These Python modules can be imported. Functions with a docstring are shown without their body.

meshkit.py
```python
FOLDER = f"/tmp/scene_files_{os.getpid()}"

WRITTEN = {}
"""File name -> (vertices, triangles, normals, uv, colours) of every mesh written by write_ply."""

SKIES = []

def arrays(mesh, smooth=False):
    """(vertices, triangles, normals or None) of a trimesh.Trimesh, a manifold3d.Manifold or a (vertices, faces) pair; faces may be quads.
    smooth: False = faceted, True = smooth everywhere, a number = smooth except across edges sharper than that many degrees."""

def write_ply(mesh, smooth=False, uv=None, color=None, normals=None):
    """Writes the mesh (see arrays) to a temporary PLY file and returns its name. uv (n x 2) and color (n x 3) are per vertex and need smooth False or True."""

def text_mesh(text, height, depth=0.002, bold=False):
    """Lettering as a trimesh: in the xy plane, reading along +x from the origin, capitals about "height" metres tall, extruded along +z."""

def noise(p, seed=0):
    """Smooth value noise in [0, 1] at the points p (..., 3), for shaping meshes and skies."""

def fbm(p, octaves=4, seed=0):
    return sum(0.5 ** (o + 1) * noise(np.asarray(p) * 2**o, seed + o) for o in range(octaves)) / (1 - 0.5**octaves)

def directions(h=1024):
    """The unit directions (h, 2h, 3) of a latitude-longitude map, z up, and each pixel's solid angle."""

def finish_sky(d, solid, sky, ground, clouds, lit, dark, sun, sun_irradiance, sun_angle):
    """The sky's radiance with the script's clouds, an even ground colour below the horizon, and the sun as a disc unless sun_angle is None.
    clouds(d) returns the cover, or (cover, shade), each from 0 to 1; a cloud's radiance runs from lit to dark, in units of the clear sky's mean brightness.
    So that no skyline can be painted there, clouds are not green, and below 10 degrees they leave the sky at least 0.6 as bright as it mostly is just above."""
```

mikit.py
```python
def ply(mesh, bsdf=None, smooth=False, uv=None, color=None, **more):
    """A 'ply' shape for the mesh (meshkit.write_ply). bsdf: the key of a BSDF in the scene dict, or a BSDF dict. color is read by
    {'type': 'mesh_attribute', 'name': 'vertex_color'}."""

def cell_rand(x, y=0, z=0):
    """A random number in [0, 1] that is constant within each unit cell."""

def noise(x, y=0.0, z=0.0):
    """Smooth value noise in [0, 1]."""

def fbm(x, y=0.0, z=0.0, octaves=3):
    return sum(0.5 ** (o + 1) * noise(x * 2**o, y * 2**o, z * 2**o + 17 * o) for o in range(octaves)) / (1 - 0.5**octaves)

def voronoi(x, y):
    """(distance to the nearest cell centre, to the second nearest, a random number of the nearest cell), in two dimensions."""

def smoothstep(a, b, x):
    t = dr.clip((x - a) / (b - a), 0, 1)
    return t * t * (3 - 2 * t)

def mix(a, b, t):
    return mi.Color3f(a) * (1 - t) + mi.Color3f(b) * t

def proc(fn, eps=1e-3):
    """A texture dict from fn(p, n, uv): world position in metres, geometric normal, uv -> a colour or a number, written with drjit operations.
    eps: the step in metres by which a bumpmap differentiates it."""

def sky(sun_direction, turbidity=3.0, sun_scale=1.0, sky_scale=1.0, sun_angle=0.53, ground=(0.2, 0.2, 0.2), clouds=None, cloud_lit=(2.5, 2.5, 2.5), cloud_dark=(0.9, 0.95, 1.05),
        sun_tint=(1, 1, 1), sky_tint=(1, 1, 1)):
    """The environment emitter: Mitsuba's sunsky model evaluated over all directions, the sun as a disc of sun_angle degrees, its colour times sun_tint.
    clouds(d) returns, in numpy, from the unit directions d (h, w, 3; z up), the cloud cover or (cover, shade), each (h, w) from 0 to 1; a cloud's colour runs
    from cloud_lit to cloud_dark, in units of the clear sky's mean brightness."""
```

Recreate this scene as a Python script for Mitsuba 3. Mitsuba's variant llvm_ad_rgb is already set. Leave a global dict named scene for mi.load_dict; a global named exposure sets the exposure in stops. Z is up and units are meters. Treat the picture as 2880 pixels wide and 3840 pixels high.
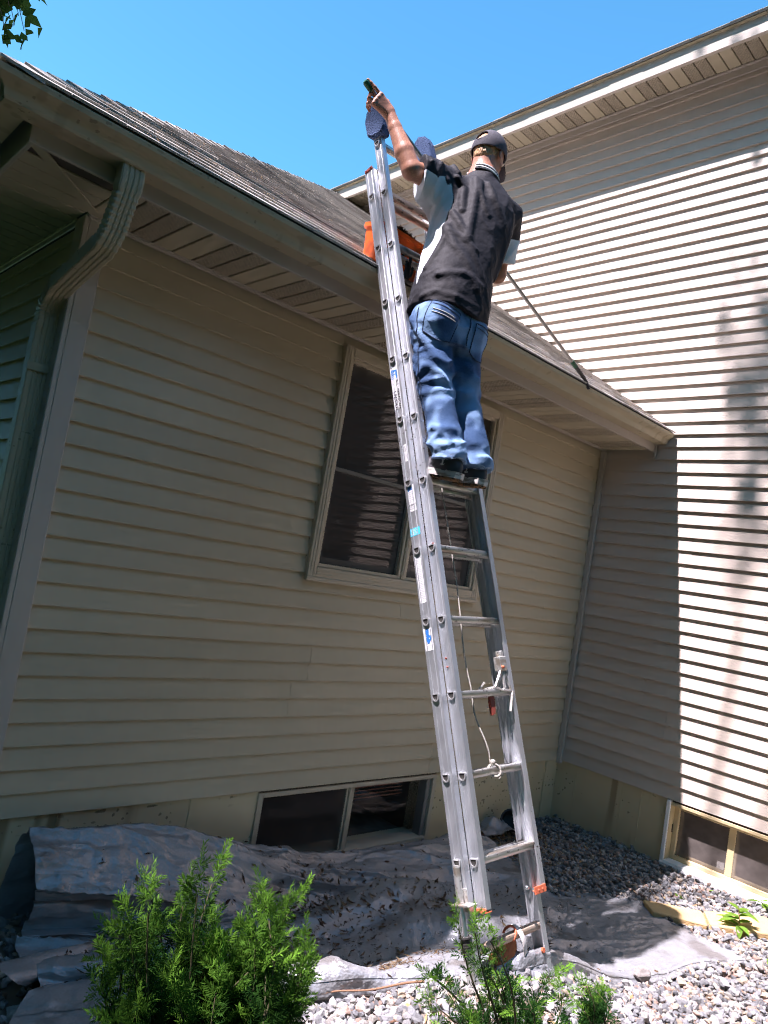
import math, random
import numpy as np, trimesh, manifold3d, shapely
from shapely.geometry import Polygon, LineString
import drjit as dr, mitsuba as mi, mikit, meshkit
from mikit import proc, noise, fbm, voronoi, cell_rand, smoothstep, mix

scene, labels, cnt = {}, {}, {}
rng = np.random.default_rng(7)
T = mi.ScalarTransform4f

# ------------------------------------------------------------------ camera, sky, exposure
CAM = np.array([-1.11532, -3.27822, 1.32014])
FWD = np.array([0.68048, 0.72892, 0.07493])
UP = -np.array([0.17212, -0.0596, -0.98327])
scene['camera'] = dict(type='perspective', fov=55.626, fov_axis='x', near_clip=0.05, far_clip=2000.0,
                       to_world=T().look_at(origin=CAM.tolist(), target=(CAM + FWD).tolist(), up=UP.tolist()))
SUN = np.array([-0.488, 0.154, 1.0])
scene['sky'] = mikit.sky(SUN, turbidity=3, sun_scale=1.75, sky_tint=(0.80, 1.42, 1.52), sun_tint=(.94, 1.0, 1.42), ground=(0.12, 0.14, 0.08))
exposure = 2.65
#EXPO

# ------------------------------------------------------------------ helpers
def uniq(name):
    n = cnt.get(name, 0); cnt[name] = n + 1
    return name if n == 0 else f'{name}_{n:03d}'
def tag(k, label=None, cat=None, group=None, kind=None):
    labels[k] = {a: b for a, b in dict(label=label, category=cat, group=group, kind=kind).items() if b}
    return k
def thing(name, label, cat, group=None):
    return tag(uniq(name), label, cat, group)
def add(name, mesh, bsdf, parent=None, smooth=False, label=None, cat=None, group=None, kind=None, **kw):
    k = uniq((parent + '__' if parent else '') + name)
    scene[k] = mikit.ply(mesh, bsdf, smooth, **kw)
    if label or cat or group or kind: tag(k, label, cat, group, kind)
    return k
def cat(*ms): return trimesh.util.concatenate([m for m in ms if m is not None])
def box(x0, x1, y0, y1, z0, z1):
    m = trimesh.creation.box(extents=(abs(x1-x0), abs(y1-y0), abs(z1-z0)))
    m.apply_translation(((x0+x1)/2, (y0+y1)/2, (z0+z1)/2)); return m
def bbox(x0, x1, y0, y1, z0, z1, b=0.003):
    """box with chamfered edges"""
    lo, hi = np.minimum((x0, y0, z0), (x1, y1, z1)), np.maximum((x0, y0, z0), (x1, y1, z1))
    b = min(b, 0.45*min(hi-lo)); c, h = (lo+hi)/2, (hi-lo)/2
    P = [[s*(h[0]-(0 if k == 0 else b)), t*(h[1]-(0 if k == 1 else b)), u*(h[2]-(0 if k == 2 else b))] for k in range(3) for s in (-1, 1) for t in (-1, 1) for u in (-1, 1)]
    return trimesh.convex.convex_hull(np.array(P)+c)
def frame(m, o, ax, ay, az):
    """mesh in local axes -> world"""
    M = np.eye(4); M[:3, 0], M[:3, 1], M[:3, 2], M[:3, 3] = ax, ay, az, o
    m = m.copy(); m.apply_transform(M); return m
def prism(pts, length):
    """2D polygon (x,y) extruded along z by length"""
    p = pts if isinstance(pts, Polygon) else Polygon(pts)
    return trimesh.creation.extrude_polygon(p, length, engine='earcut')
def extr(pts, axis, a0, a1, flip=1):
    """polygon given as (n, z): axis 'x': n -> -y ; axis 'y': n -> -x. from a0 to a1 along the axis"""
    m = prism(pts, a1-a0); v = m.vertices.copy()
    w = np.c_[v[:, 2]+a0, -v[:, 0]*flip, v[:, 1]] if axis == 'x' else np.c_[-v[:, 0]*flip, v[:, 2]+a0, v[:, 1]]
    m = trimesh.Trimesh(w, m.faces, process=False)
    if m.volume < 0: m.invert()
    return m
def tube(pts, r, n=10, caps=True):
    pts = np.asarray(pts, float); r = np.broadcast_to(np.asarray(r, float), (len(pts),))
    t = np.gradient(pts, axis=0); t /= np.linalg.norm(t, axis=1, keepdims=True)+1e-12
    u = np.cross(t[0], [0, 0, 1] if abs(t[0][2]) < .9 else [1, 0, 0]); u /= np.linalg.norm(u)
    V = []; a = np.arange(n)*2*np.pi/n
    for i in range(len(pts)):
        u = u-t[i]*(u@t[i]); u /= np.linalg.norm(u); w = np.cross(t[i], u)
        V.append(pts[i]+r[i]*(np.cos(a)[:, None]*u+np.sin(a)[:, None]*w))
    V = np.vstack(V); F = []
    for i in range(len(pts)-1):
        for j in range(n):
            p, q = i*n+j, i*n+(j+1) % n
            F += [[p, q, q+n], [p, q+n, p+n]]
    if caps:
        V = np.vstack([V, pts[0], pts[-1]]); c0, c1 = len(V)-2, len(V)-1; e = (len(pts)-1)*n
        for j in range(n):
            F += [[c0, (j+1) % n, j], [c1, e+j, e+(j+1) % n]]
    return trimesh.Trimesh(V, F, process=False)
def sweep(profile, path, side):
    """closed 2D profile (k,2) swept on path; local x axis = side (constant vector), local y = t x side"""
    path = np.asarray(path, float); profile = np.asarray(profile, float)
    t = np.gradient(path, axis=0); t /= np.linalg.norm(t, axis=1, keepdims=True)
    V = []; k = len(profile) if profile.ndim == 2 else profile.shape[1]
    for i in range(len(path)):
        s = side-t[i]*(side@t[i]); s = s/np.linalg.norm(s); w = np.cross(t[i], s)
        pr = profile if profile.ndim == 2 else profile[i]
        V.append(path[i]+pr[:, :1]*s+pr[:, 1:2]*w)
    V = np.vstack(V); F = []
    for i in range(len(path)-1):
        for j in range(k):
            p, q = i*k+j, i*k+(j+1) % k
            F += [[p, q, q+k], [p, q+k, p+k]]
    from scipy.spatial import Delaunay
    V = np.vstack([V, path[0], path[-1]]); c0, c1 = len(V)-2, len(V)-1; e = (len(path)-1)*k
    for j in range(k): F += [[c0, (j+1) % k, j], [c1, e+j, e+(j+1) % k]]
    m = trimesh.Trimesh(V, F, process=False); m.fix_normals(); return m
def spline(pts, n):
    from scipy.interpolate import CubicSpline
    pts = np.asarray(pts, float); s = np.r_[0, np.cumsum(np.linalg.norm(np.diff(pts, axis=0), axis=1))]
    return CubicSpline(s, pts)(np.linspace(0, s[-1], n))
def sstep(a, b, x):
    t = np.clip((x-a)/(b-a), 0, 1); return t*t*(3-2*t)
def soft_blob(p, r): return trimesh.creation.icosphere(1, r)

def dinterp(x, xs, ys):
    y = mi.Float(float(ys[0]))
    for a, b, c, d in zip(xs[:-1], xs[1:], ys[:-1], ys[1:]): y += float(d-c)*dr.clip((x-float(a))/float(b-a), 0, 1)
    return y
# ------------------------------------------------------------------ materials
def prin(c, rough=.6, metal=0., spec=.4, **k):
    d = dict(type='principled', base_color=c if isinstance(c, dict) else dict(type='rgb', value=list(c)), roughness=rough, metallic=metal, specular=spec)
    d.update(k); return d
def two(b): return dict(type='twosided', bsdf=b)
def bump(b, fn, scale, eps=1e-3): return dict(type='bumpmap', texture=proc(fn, eps), scale=scale, bsdf=b)
def mat(name, d): scene[name] = d; return name

def siding_col(base):
    base = np.array(base)
    def fn(p, n, uv):
        a = fbm(p.x*1.3+3, p.y*1.3, p.z*2.0, 3); b = noise(p.x*40, p.y*40, p.z*9)
        g = .93+.12*a+.03*(b-.5)
        return mi.Color3f(*map(float, base))*g
    return proc(fn)
def siding_bump(p, n, uv):
    return noise(p.x*4, p.y*4, p.z*260)*.6+noise(p.x*9+7, p.y*9, p.z*500)*.4
mat('m_siding', two(bump(prin(siding_col((.468, .404, .283)), .55, spec=.35), siding_bump, .00025)))
mat('m_siding_b', two(bump(prin(siding_col((.50, .43, .36)), .55, spec=.35), siding_bump, .00025)))
for i_, k_ in enumerate((.955, 1.04)):
    mat(f'm_siding_v{i_}', two(bump(prin(siding_col((.468*k_, .404*k_, .283*k_)), .55, spec=.35), siding_bump, .00025))); mat(f'm_siding_b_v{i_}', two(bump(prin(siding_col((.50*k_, .43*k_, .36*k_)), .55, spec=.35), siding_bump, .00025)))
mat('m_trim', two(prin(siding_col((.40, .355, .305)), .5)))
mat('m_post', two(prin(siding_col((.45, .40, .34)), .5)))
def gutter_col(p, n, uv):
    streak = smoothstep(.55, .8, noise(p.x*26, p.y*26, p.z*2.2))*smoothstep(.35, .7, noise(p.x*3, p.y*3, 4.0))
    sp = smoothstep(.80, .86, noise(p.x*60, p.y*60, p.z*60))
    c = mix((.40, .345, .235), (.27, .23, .15), streak*.6)
    return mix(c, (.12, .10, .07), sp*.5*smoothstep(.5, .7, noise(p.x*5, p.y*5, p.z*5)))
mat('m_gutter', two(prin(proc(gutter_col), .55, spec=.25)))
mat('m_soffit', two(prin(siding_col((.41, .355, .25)), .6)))
def perf_col(p, n, uv):
    # rows of small punched slots across the panel, laid by position on the panel itself
    a = (p.x+p.y)*66.0; b = (p.x-p.y)*36.0
    fa = dr.abs(a-dr.floor(a)-.5); fb = dr.abs(b-dr.floor(b)-.5)
    hole = smoothstep(.34, .28, fa)*smoothstep(.44, .38, fb)
    return mix((.44, .375, .275), (.08, .065, .045), hole*.8)
mat('m_soffit_perf', two(prin(proc(perf_col), .6)))
mat('m_groove', two(prin((.10, .085, .07), .8)))
def conc_col(p, n, uv):
    a = fbm(p.x*2.2+1, p.y*2.2, p.z*2.2, 4)
    streak = smoothstep(.56, .74, fbm(p.x*14, p.y*14, p.z*1.1, 2))*smoothstep(.40, .62, noise(p.x*1.7+9, p.y*1.7, p.z*.6))
    pit = smoothstep(.80, .86, noise(p.x*52+3*noise(p.x*9, p.y*9, p.z*9), p.y*52, p.z*44))*smoothstep(.45, .6, noise(p.x*5, p.y*5, p.z*5))
    c = mix((.46, .385, .23), (.60, .51, .34), a)
    c = mix(c, (.20, .13, .06), streak*.75)
    return mix(c, (.10, .09, .07), pit*.7)
def conc_bump(p, n, uv): return fbm(p.x*40, p.y*40, p.z*40, 3)
mat('m_concrete', two(bump(prin(proc(conc_col), .9, spec=.2), conc_bump, .004)))
def shingle_fn(c0, c1):
    def fn(p, n, uv):
        g = noise(p.x*330, p.y*330, p.z*330); a = fbm(p.x*3, p.y*3, p.z*3, 3); st = smoothstep(.50, .66, fbm(p.x*5.0, p.y*1.6, p.z*1.6, 3))
        c = mix(c0, c1, .55*g+.45*a)
        return mix(c, (.15, .135, .12), st*.45)
    return proc(fn)
SH = []
for i, (a, b) in enumerate([((.27, .255, .23), (.47, .44, .40)), ((.19, .18, .165), (.37, .35, .32)), ((.33, .30, .265), (.54, .50, .445)), ((.24, .225, .205), (.43, .405, .37))]):
    SH.append(mat(f'm_shingle{i}', two(prin(shingle_fn(a, b), .95, spec=.15))))
mat('m_deck', two(prin((.10, .09, .08), .95)))
mat('m_white', two(prin((.80, .79, .77), .45)))
mat('m_vinyl_tan', two(prin(siding_col((.52, .42, .24)), .45)))
mat('m_winframe', two(prin(siding_col((.46, .395, .29)), .4)))
mat('m_sash', two(prin((.20, .185, .165), .4)))
mat('m_sash_dark', two(prin((.13, .125, .11), .4)))
mat('m_room', two(prin((.035, .028, .024), .9)))
mat('m_blind', two(prin((.062, .038, .030), .6)))
mat('m_blind_lit', two(prin((.34, .27, .25), .6)))
mat('m_glass', dict(type='thindielectric', int_ior=1.5))
mat('m_screen', dict(type='mask', opacity=.42, bsdf=two(prin((.035, .033, .032), .8))))
mat('m_screen_sunlit', dict(type='mask', opacity=.55, bsdf=two(prin(proc(lambda p, n, uv: mix((.10, .085, .075), (.19, .165, .15), fbm(p.x*20, p.y*20, p.z*20, 3))), .9))))  # screen mesh given a paler mottled colour so that it looks sunlit
mat('m_insul', two(prin((.32, .13, .08), .9)))
# ------------------------------------------------------------------ setting: ground
E_ = 0.1016; XB = 4.3642; ZS = 2.614
def ground_z(x, y):
    x, y = np.asarray(x, float), np.asarray(y, float)
    h = -.48+.36*sstep(0, 1, (-y-.7)/1.1)*sstep(0, 1, (2.9-x)/1.7)
    return h+.10*sstep(.9, -.3, x)*sstep(-1.6, .1, y)+.012*(meshkit.noise(np.stack([x*3, y*3, x*0], -1), 3)-.5)
def soil_col(p, n, uv):
    r = dr.sqrt(dr.square(p.x-1.8)+dr.square(p.y+1.2))
    g = smoothstep(4.0, 5.2, r+noise(p.x*1.5, p.y*1.5)*1.2)
    soil = mix((.10, .075, .055), (.22, .19, .16), fbm(p.x*14, p.y*14, 0, 3))
    grass = mix((.035, .065, .018), (.085, .13, .035), fbm(p.x*5, p.y*5, 0, 4))
    return mix(soil, grass, g)
mat('m_soil', two(bump(prin(proc(soil_col), .95, spec=.1), lambda p, n, uv: fbm(p.x*25, p.y*25, 0, 3), .02)))
def make_ground():
    xs = np.unique(np.r_[-400, -150, -60, -25, -12, np.arange(-7, 7.01, .12), 10, 25, 60, 150, 400]); ys = np.unique(np.r_[-400, -150, -60, -25, -12, np.arange(-7, 2.01, .12), 5, 10, 25, 60, 150, 400])
    X, Y = np.meshgrid(xs, ys, indexing='ij'); Z = ground_z(X, Y)
    V = np.stack([X, Y, Z], -1).reshape(-1, 3); n = len(ys); F = []
    i, j = np.meshgrid(np.arange(len(xs)-1), np.arange(n-1), indexing='ij'); a = (i*n+j).ravel()
    F = np.vstack([np.c_[a, a+n, a+n+1], np.c_[a, a+n+1, a+1]])
    add('ground', trimesh.Trimesh(V, F, process=False), 'm_soil', smooth=True, label='dark soil and grass around the gravel bed beside the house', kind='structure')
make_ground()

# ------------------------------------------------------------------ house wings
HA = thing('house_wing', 'low tan vinyl sided house wing with shingled hip roof, in shade behind the ladder', 'house')
HB = thing('house_wing', 'tall tan vinyl sided house wing in full sun on the right', 'house')

LAP = [(-.0235, E_+.022), (-.0220, E_+.022), (-.0210, E_+.004), (-.0008, .0042), (0, .0022), (-.0006, 0), (-.0035, -.0006), (-.0050, .0030), (-.0225, .0040)]
def lap(axis, z, a0, a1, off, top=None, proud=0.0):
    """one course of siding; off = plane of the butt edge"""
    P = np.array(LAP); P[:, 0] += proud
    if top is not None: P[:, 1] = np.minimum(P[:, 1], top-z)
    m = extr(P, axis, a0, a1); v = m.vertices.copy()
    v[:, 2] += z
    if axis == 'x': v[:, 1] += off
    else: v[:, 0] += off
    return trimesh.Trimesh(v, m.faces, process=False)
# window opening of wall A (outer trim) and basement windows
WX0, WX1, WZ0, WZ1 = 1.422, 2.946, 1.200, 2.556
def boards(parent, axis, off, k0, k1, a0, a1, bs, holes=(), top=None, seams=(1.9, 3.6), cut=None):
    for k in range(k0, k1):
        z = k*E_; segs = [(a0, a1)]
        for (h0, h1, hz0, hz1) in holes:
            if z < hz1-.004 and z+E_ > hz0+.004:
                segs = [s for (p, q) in segs for s in ((p, min(q, h0)), (max(p, h1), q)) if s[1]-s[0] > .01]
        for (h0, h1, hz0, hz1) in holes:
            if z+.012 < hz0 < z+E_: add('siding_board', lap(axis, z, h0, h1, off, hz0-.001), bs, parent)
            if z < hz1 < z+E_-.012: add('siding_board', lap(axis, hz1-.001, h0, h1, off, min(z+E_+.01, top or 99)), bs, parent)
        for (p, q) in segs:
            cuts = [p]
            if q-p > seams[0] and (k//2) % 3 != 1:
                cuts.append(p+(q-p)*random.Random(k//2*7+int(p*10)).uniform(.3, .7))
            cuts.append(q)
            for i in range(len(cuts)-1):
                q_ = (k//2*37+i*11+int(p*7)) % 5; bk = bs+('_v0' if q_ == 1 else '_v1' if q_ == 3 else '')
                add('siding_board', lap(axis, z, cuts[i]-(.018 if i else 0), cuts[i+1], off, top, proud=.0016*(i % 2)), bk, parent)
WALLA = HA+'__wall'; WALLB = HB+'__wall'
def sheath(name_parent, m, bs): return add('sheathing', m, bs, name_parent)
# wall A: sheathing sheet behind the boards, with the window opening left free
cat_sh = cat(box(-.085, WX0+.02, .0245, .0280, -.02, 2.63), box(WX1-.02, XB+.02, .0245, .0280, -.02, 2.63), box(WX0+.02, WX1-.02, .0245, .0280, -.02, WZ0+.02), box(WX0+.02, WX1-.02, .0245, .0280, WZ1-.02, 2.63))
add('sheathing', cat_sh, 'm_groove', WALLA)
boards(WALLA, 'x', 0, 0, 26, 0.0, XB-.014, 'm_siding', holes=[(WX0, WX1, WZ0, WZ1)], top=2.612)
# left return wall, faces -x
boards(WALLA, 'y', -.092, 0, 26, .012, 5.0, 'm_siding', top=2.612)
add('sheathing', box(-.0675, -.063, .02, 5.0, -.02, 2.63), 'm_groove', WALLA)
# corner post with hollow edge and narrow return
post = extr([(.018, 0), (.018, 2.612), (-.004, 2.612), (-.004, 0)], 'x', -.088, -.002)
add('corner_post', cat(bbox(-.090, -.003, -.020, .006, -.012, 2.612, .004), bbox(-.112, -.088, -.019, .085, -.012, 2.612, .004)), 'm_post', HA)
add('inside_corner', cat(bbox(XB-.034, XB-.004, -.034, -.004, -.02, 2.60, .003), box(XB-.0385, XB-.036, -.030, .004, -.02, 2.60)), 'm_trim', HA)
# foundation A
FZ = -.75
BX0, BX1, BZ0, BZ1 = 1.385, 2.865, -.46, -.016
fa = [box(-.06, BX0, .022, .25, FZ, .012), box(BX1, XB+.02, .022, .25, FZ, .012), box(BX0, BX1, .022, .25, FZ, BZ0)]
for m in fa: add('foundation', m, 'm_concrete', HA)
add('foundation', bbox(4.20, 4.347, .006, .03, FZ, .002, .004), 'm_concrete', HA)
add('foundation', box(-.06, .2, .25, 5, FZ, .012), 'm_concrete', HA)
for x in (.30, .97, 3.93): add('form_seam', bbox(x-.004, x+.004, .019, .024, FZ, .0, .001), 'm_concrete', HA)

# ---- windows
def window_dh(parent, x0, x1, z0, z1, label=None):
    """one double hung unit facing -y, glass a little behind the siding plane"""
    W = uniq(parent+'__window')
    if label: tag(W, label)
    t = .022
    for (a, b, c, d) in ((x0, x0+t, z0, z1), (x1-t, x1, z0, z1), (x0+t, x1-t, z0, z0+t), (x0+t, x1-t, z1-t, z1)):
        add('frame', bbox(a, b, -.006, .075, c, d, .003), 'm_winframe', W)
    zm = 1.84; s = .038
    def sash(za, zb, ya, yb, m):
        for (a, b, c, d) in ((x0+t, x0+t+s, za, zb), (x1-t-s, x1-t, za, zb), (x0+t+s, x1-t-s, za, za+s), (x0+t+s, x1-t-s, zb-s, zb)):
            add('sash_rail', bbox(a, b, ya, yb, c, d, .003), m, W)
        add('pane', box(x0+t+s, x1-t-s, (ya+yb)/2-.0005, (ya+yb)/2+.0005, za+s, zb-s) if False else trimesh.Trimesh(np.array([[x0+t+s, (ya+yb)/2, za+s], [x1-t-s, (ya+yb)/2, za+s], [x1-t-s, (ya+yb)/2, zb-s], [x0+t+s, (ya+yb)/2, zb-s]]), [[0, 1, 2], [0, 2, 3]], process=False), 'm_glass', W)
    sash(z0+t, zm+.02, .034, .058, 'm_sash'); sash(zm-.02, z1-t, .060, .084, 'm_sash_dark')
    add('insect_screen', trimesh.Trimesh(np.array([[x0+t, .022, z0+t], [x1-t, .022, z0+t], [x1-t, .022, z1-t], [x0+t, .022, z1-t]]), [[0, 1, 2], [0, 2, 3]], process=False), 'm_screen', W)
    for (a, b, c, d) in ((x0+t, x0+t+.014, z0+t, z1-t), (x1-t-.014, x1-t, z0+t, z1-t), (x0+t, x1-t, zm-.012, zm+.012)):
        add('screen_bar', bbox(a, b, .0155, .0235, c, d, .002), 'm_sash_dark', W)
    return W
WG = .062
xm = 2.188
# outer casing with two steps
for (a, b, c, d) in ((WX0, WX0+WG, WZ0, WZ1), (WX1-WG, WX1, WZ0, WZ1), (WX0+WG, WX1-WG, WZ0, WZ0+WG), (WX0+WG, WX1-WG, WZ1-WG, WZ1)):
    vert = (d-c) > (b-a)
    add('window_casing', cat(bbox(a, b, -.022, .02, c, d, .004), *( [bbox(a+.018, a+.024, -.0255, -.0215, c, d, .001), bbox(b-.024, b-.018, -.0255, -.0215, c, d, .001)] if vert else [bbox(a, b, -.0255, -.0215, c+.018, c+.024, .001), bbox(a, b, -.0255, -.0215, d-.024, d-.018, .001)])), 'm_winframe', HA)
add('window_sill', bbox(WX0-.006, WX1+.006, -.030, .0, WZ0-.022, WZ0+.004, .004), 'm_winframe', HA)
w1 = window_dh(HA, WX0+WG, xm-.016, WZ0+WG, WZ1-WG, 'left sash window, dark, with closed brown blinds')
w2 = window_dh(HA, xm+.016, WX1-WG, WZ0+WG, WZ1-WG, 'right sash window with lower slats painted pale as if lit, behind the ladder')
add('window_mullion', cat(bbox(xm-.016, xm+.016, -.018, .08, WZ0+WG, WZ1-WG, .004), bbox(xm-.004, xm+.004, -.021, -.017, WZ0+WG, WZ1-WG, .001)), 'm_winframe', HA)
add('room_interior', cat(box(WX0, WX1, .60, .62, WZ0-.1, WZ1+.1), box(WX0-.02, WX0, .09, .62, WZ0-.1, WZ1+.1), box(WX1, WX1+.02, .09, .62, WZ0-.1, WZ1+.1), box(WX0, WX1, .09, .62, WZ1+.0, WZ1+.02), box(WX0, WX1, .09, .62, WZ0-.02, WZ0)), 'm_room', HA)
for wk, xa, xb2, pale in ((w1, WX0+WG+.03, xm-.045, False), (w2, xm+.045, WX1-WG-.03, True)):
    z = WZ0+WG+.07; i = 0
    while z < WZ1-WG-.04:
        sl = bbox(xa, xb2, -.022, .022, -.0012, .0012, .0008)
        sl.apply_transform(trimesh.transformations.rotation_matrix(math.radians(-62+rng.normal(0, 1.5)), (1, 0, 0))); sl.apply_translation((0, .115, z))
        add('blind_slat', sl, 'm_blind_lit' if pale and z < 1.62 else 'm_blind', wk)  # lower slats of the right blind coloured pale as though light fell there
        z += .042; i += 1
# basement window in wall A
BW = uniq(HA+'__basement_window'); tag(BW, 'basement slider window with dark glass, half hidden behind the tarp')
for (a, b, c, d) in ((BX0, BX0+.035, BZ0, BZ1), (BX1-.035, BX1, BZ0, BZ1), (BX0+.035, BX1-.035, BZ0, BZ0+.03), (BX0+.035, BX1-.035, BZ1-.028, BZ1)):
    add('frame', bbox(a, b, .012, .14, c, d, .003), 'm_winframe', BW)
for (a, b) in ((BX0+.035, BX0+.052), (BX1-.075, BX1-.035)):
    add('jamb', bbox(a, b, .03, .10, BZ0+.03, BZ1-.028, .003), 'm_sash', BW)
add('mullion', cat(bbox(2.088, 2.128, .035, .075, BZ0+.03, BZ1-.028, .003), bbox(2.065, 2.088, .045, .085, BZ0+.03, BZ1-.028, .003)), 'm_winframe', BW)
for (a, b, y) in ((BX0+.052, 2.088, .066), (2.128, BX1-.075, .052)):
    add('pane', trimesh.Trimesh(np.array([[a, y, BZ0+.03], [b, y, BZ0+.03], [b, y, BZ1-.028], [a, y, BZ1-.028]]), [[0, 1, 2], [0, 2, 3]], process=False), 'm_glass', BW)
add('insect_screen', trimesh.Trimesh(np.array([[BX0+.052, .045, BZ0+.03], [2.07, .045, BZ0+.03], [2.07, .045, BZ1-.028], [BX0+.052, .045, BZ1-.028]]), [[0, 1, 2], [0, 2, 3]], process=False), 'm_screen', BW)
add('room', cat(box(BX0, BX1, .9, .92, -1.4, .05), box(BX0-.02, BX0, .14, .92, -1.4, .05), box(BX1, BX1+.02, .14, .92, -1.4, .05), box(BX0, BX1, .14, .92, .03, .05), box(BX0, BX1, .14, .92, -1.4, -1.38)), 'm_room', BW)
for z in np.arange(-.075, -.20, -.024):
    sl = bbox(2.13, BX1-.14, -.013, .013, -.001, .001, .0005); sl.apply_transform(trimesh.transformations.rotation_matrix(math.radians(-35), (1, 0, 0))); sl.apply_translation((0, .2, z))
    add('blind_slat', sl, 'm_insul', BW)

# ---- soffit, fascia, gutter of wing A
SA = HA+'__soffit'
def soffit_panels(parent, axis, a0, a1, b0, b1, z, pattern, off0=0.0):
    """panels across the overhang. axis 'x': panels lie side by side along x, each from y=b0..b1"""
    k = 0; a = a0
    while a < a1-.01:
        e = min(a+E_, a1); pf = pattern[(k+int(off0)) % len(pattern)]
        m = bbox(a+.0036, e-.0036, b0, b1, z, z+.010, .003) if axis == 'x' else bbox(b0, b1, a+.0036, e-.0036, z, z+.010, .003)
        add('soffit_panel', m, 'm_soffit_perf' if pf else 'm_soffit', parent)
        a = e; k += 1
soffit_panels(SA, 'x', -.0115-E_*1, XB-.01, -.437, -.028, ZS, [1, 1, 0, 0], 3)
add('soffit_backing', box(-.47, XB-.005, -.437, .0, ZS+.011, ZS+.014), 'm_groove', SA)
# left overhang: panels across x
soffit_panels(SA, 'y', -.33, 5.0, -.462, -.115, ZS, [0, 0, 0, 0])
add('soffit_backing', box(-.47, -.10, .0, 5.0, ZS+.0115, ZS+.0145), 'm_groove', SA)
# mitre strip on the corner diagonal and wall channels
ms = bbox(0, .52, -.022, .022, -.004, .004, .002); ms.apply_transform(trimesh.transformations.rotation_matrix(math.radians(45), (0, 0, 1))); ms.apply_translation((-.470, -.445, ZS-.002))
add('mitre_strip', ms, 'm_soffit', SA)
add('wall_channel', cat(bbox(-.1, XB-.03, -.028, -.0, ZS-.012, ZS+.004, .003), bbox(-.1, XB-.03, -.034, -.0285, ZS-.004, ZS+.001, .001)), 'm_trim', SA)
add('wall_channel', bbox(-.118, -.094, .08, 5.0, ZS-.012, ZS+.004, .003), 'm_trim', SA)
GX = -.48      # fascia plane of the left eave
add('fascia', bbox(GX-.002, XB-.004, -.456, -.437, ZS-.014, 2.75, .003), 'm_trim', HA)
add('fascia', bbox(GX, GX+.019, -.4365, 5.0, ZS-.014, 2.75, .003), 'm_trim', HA)
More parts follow.
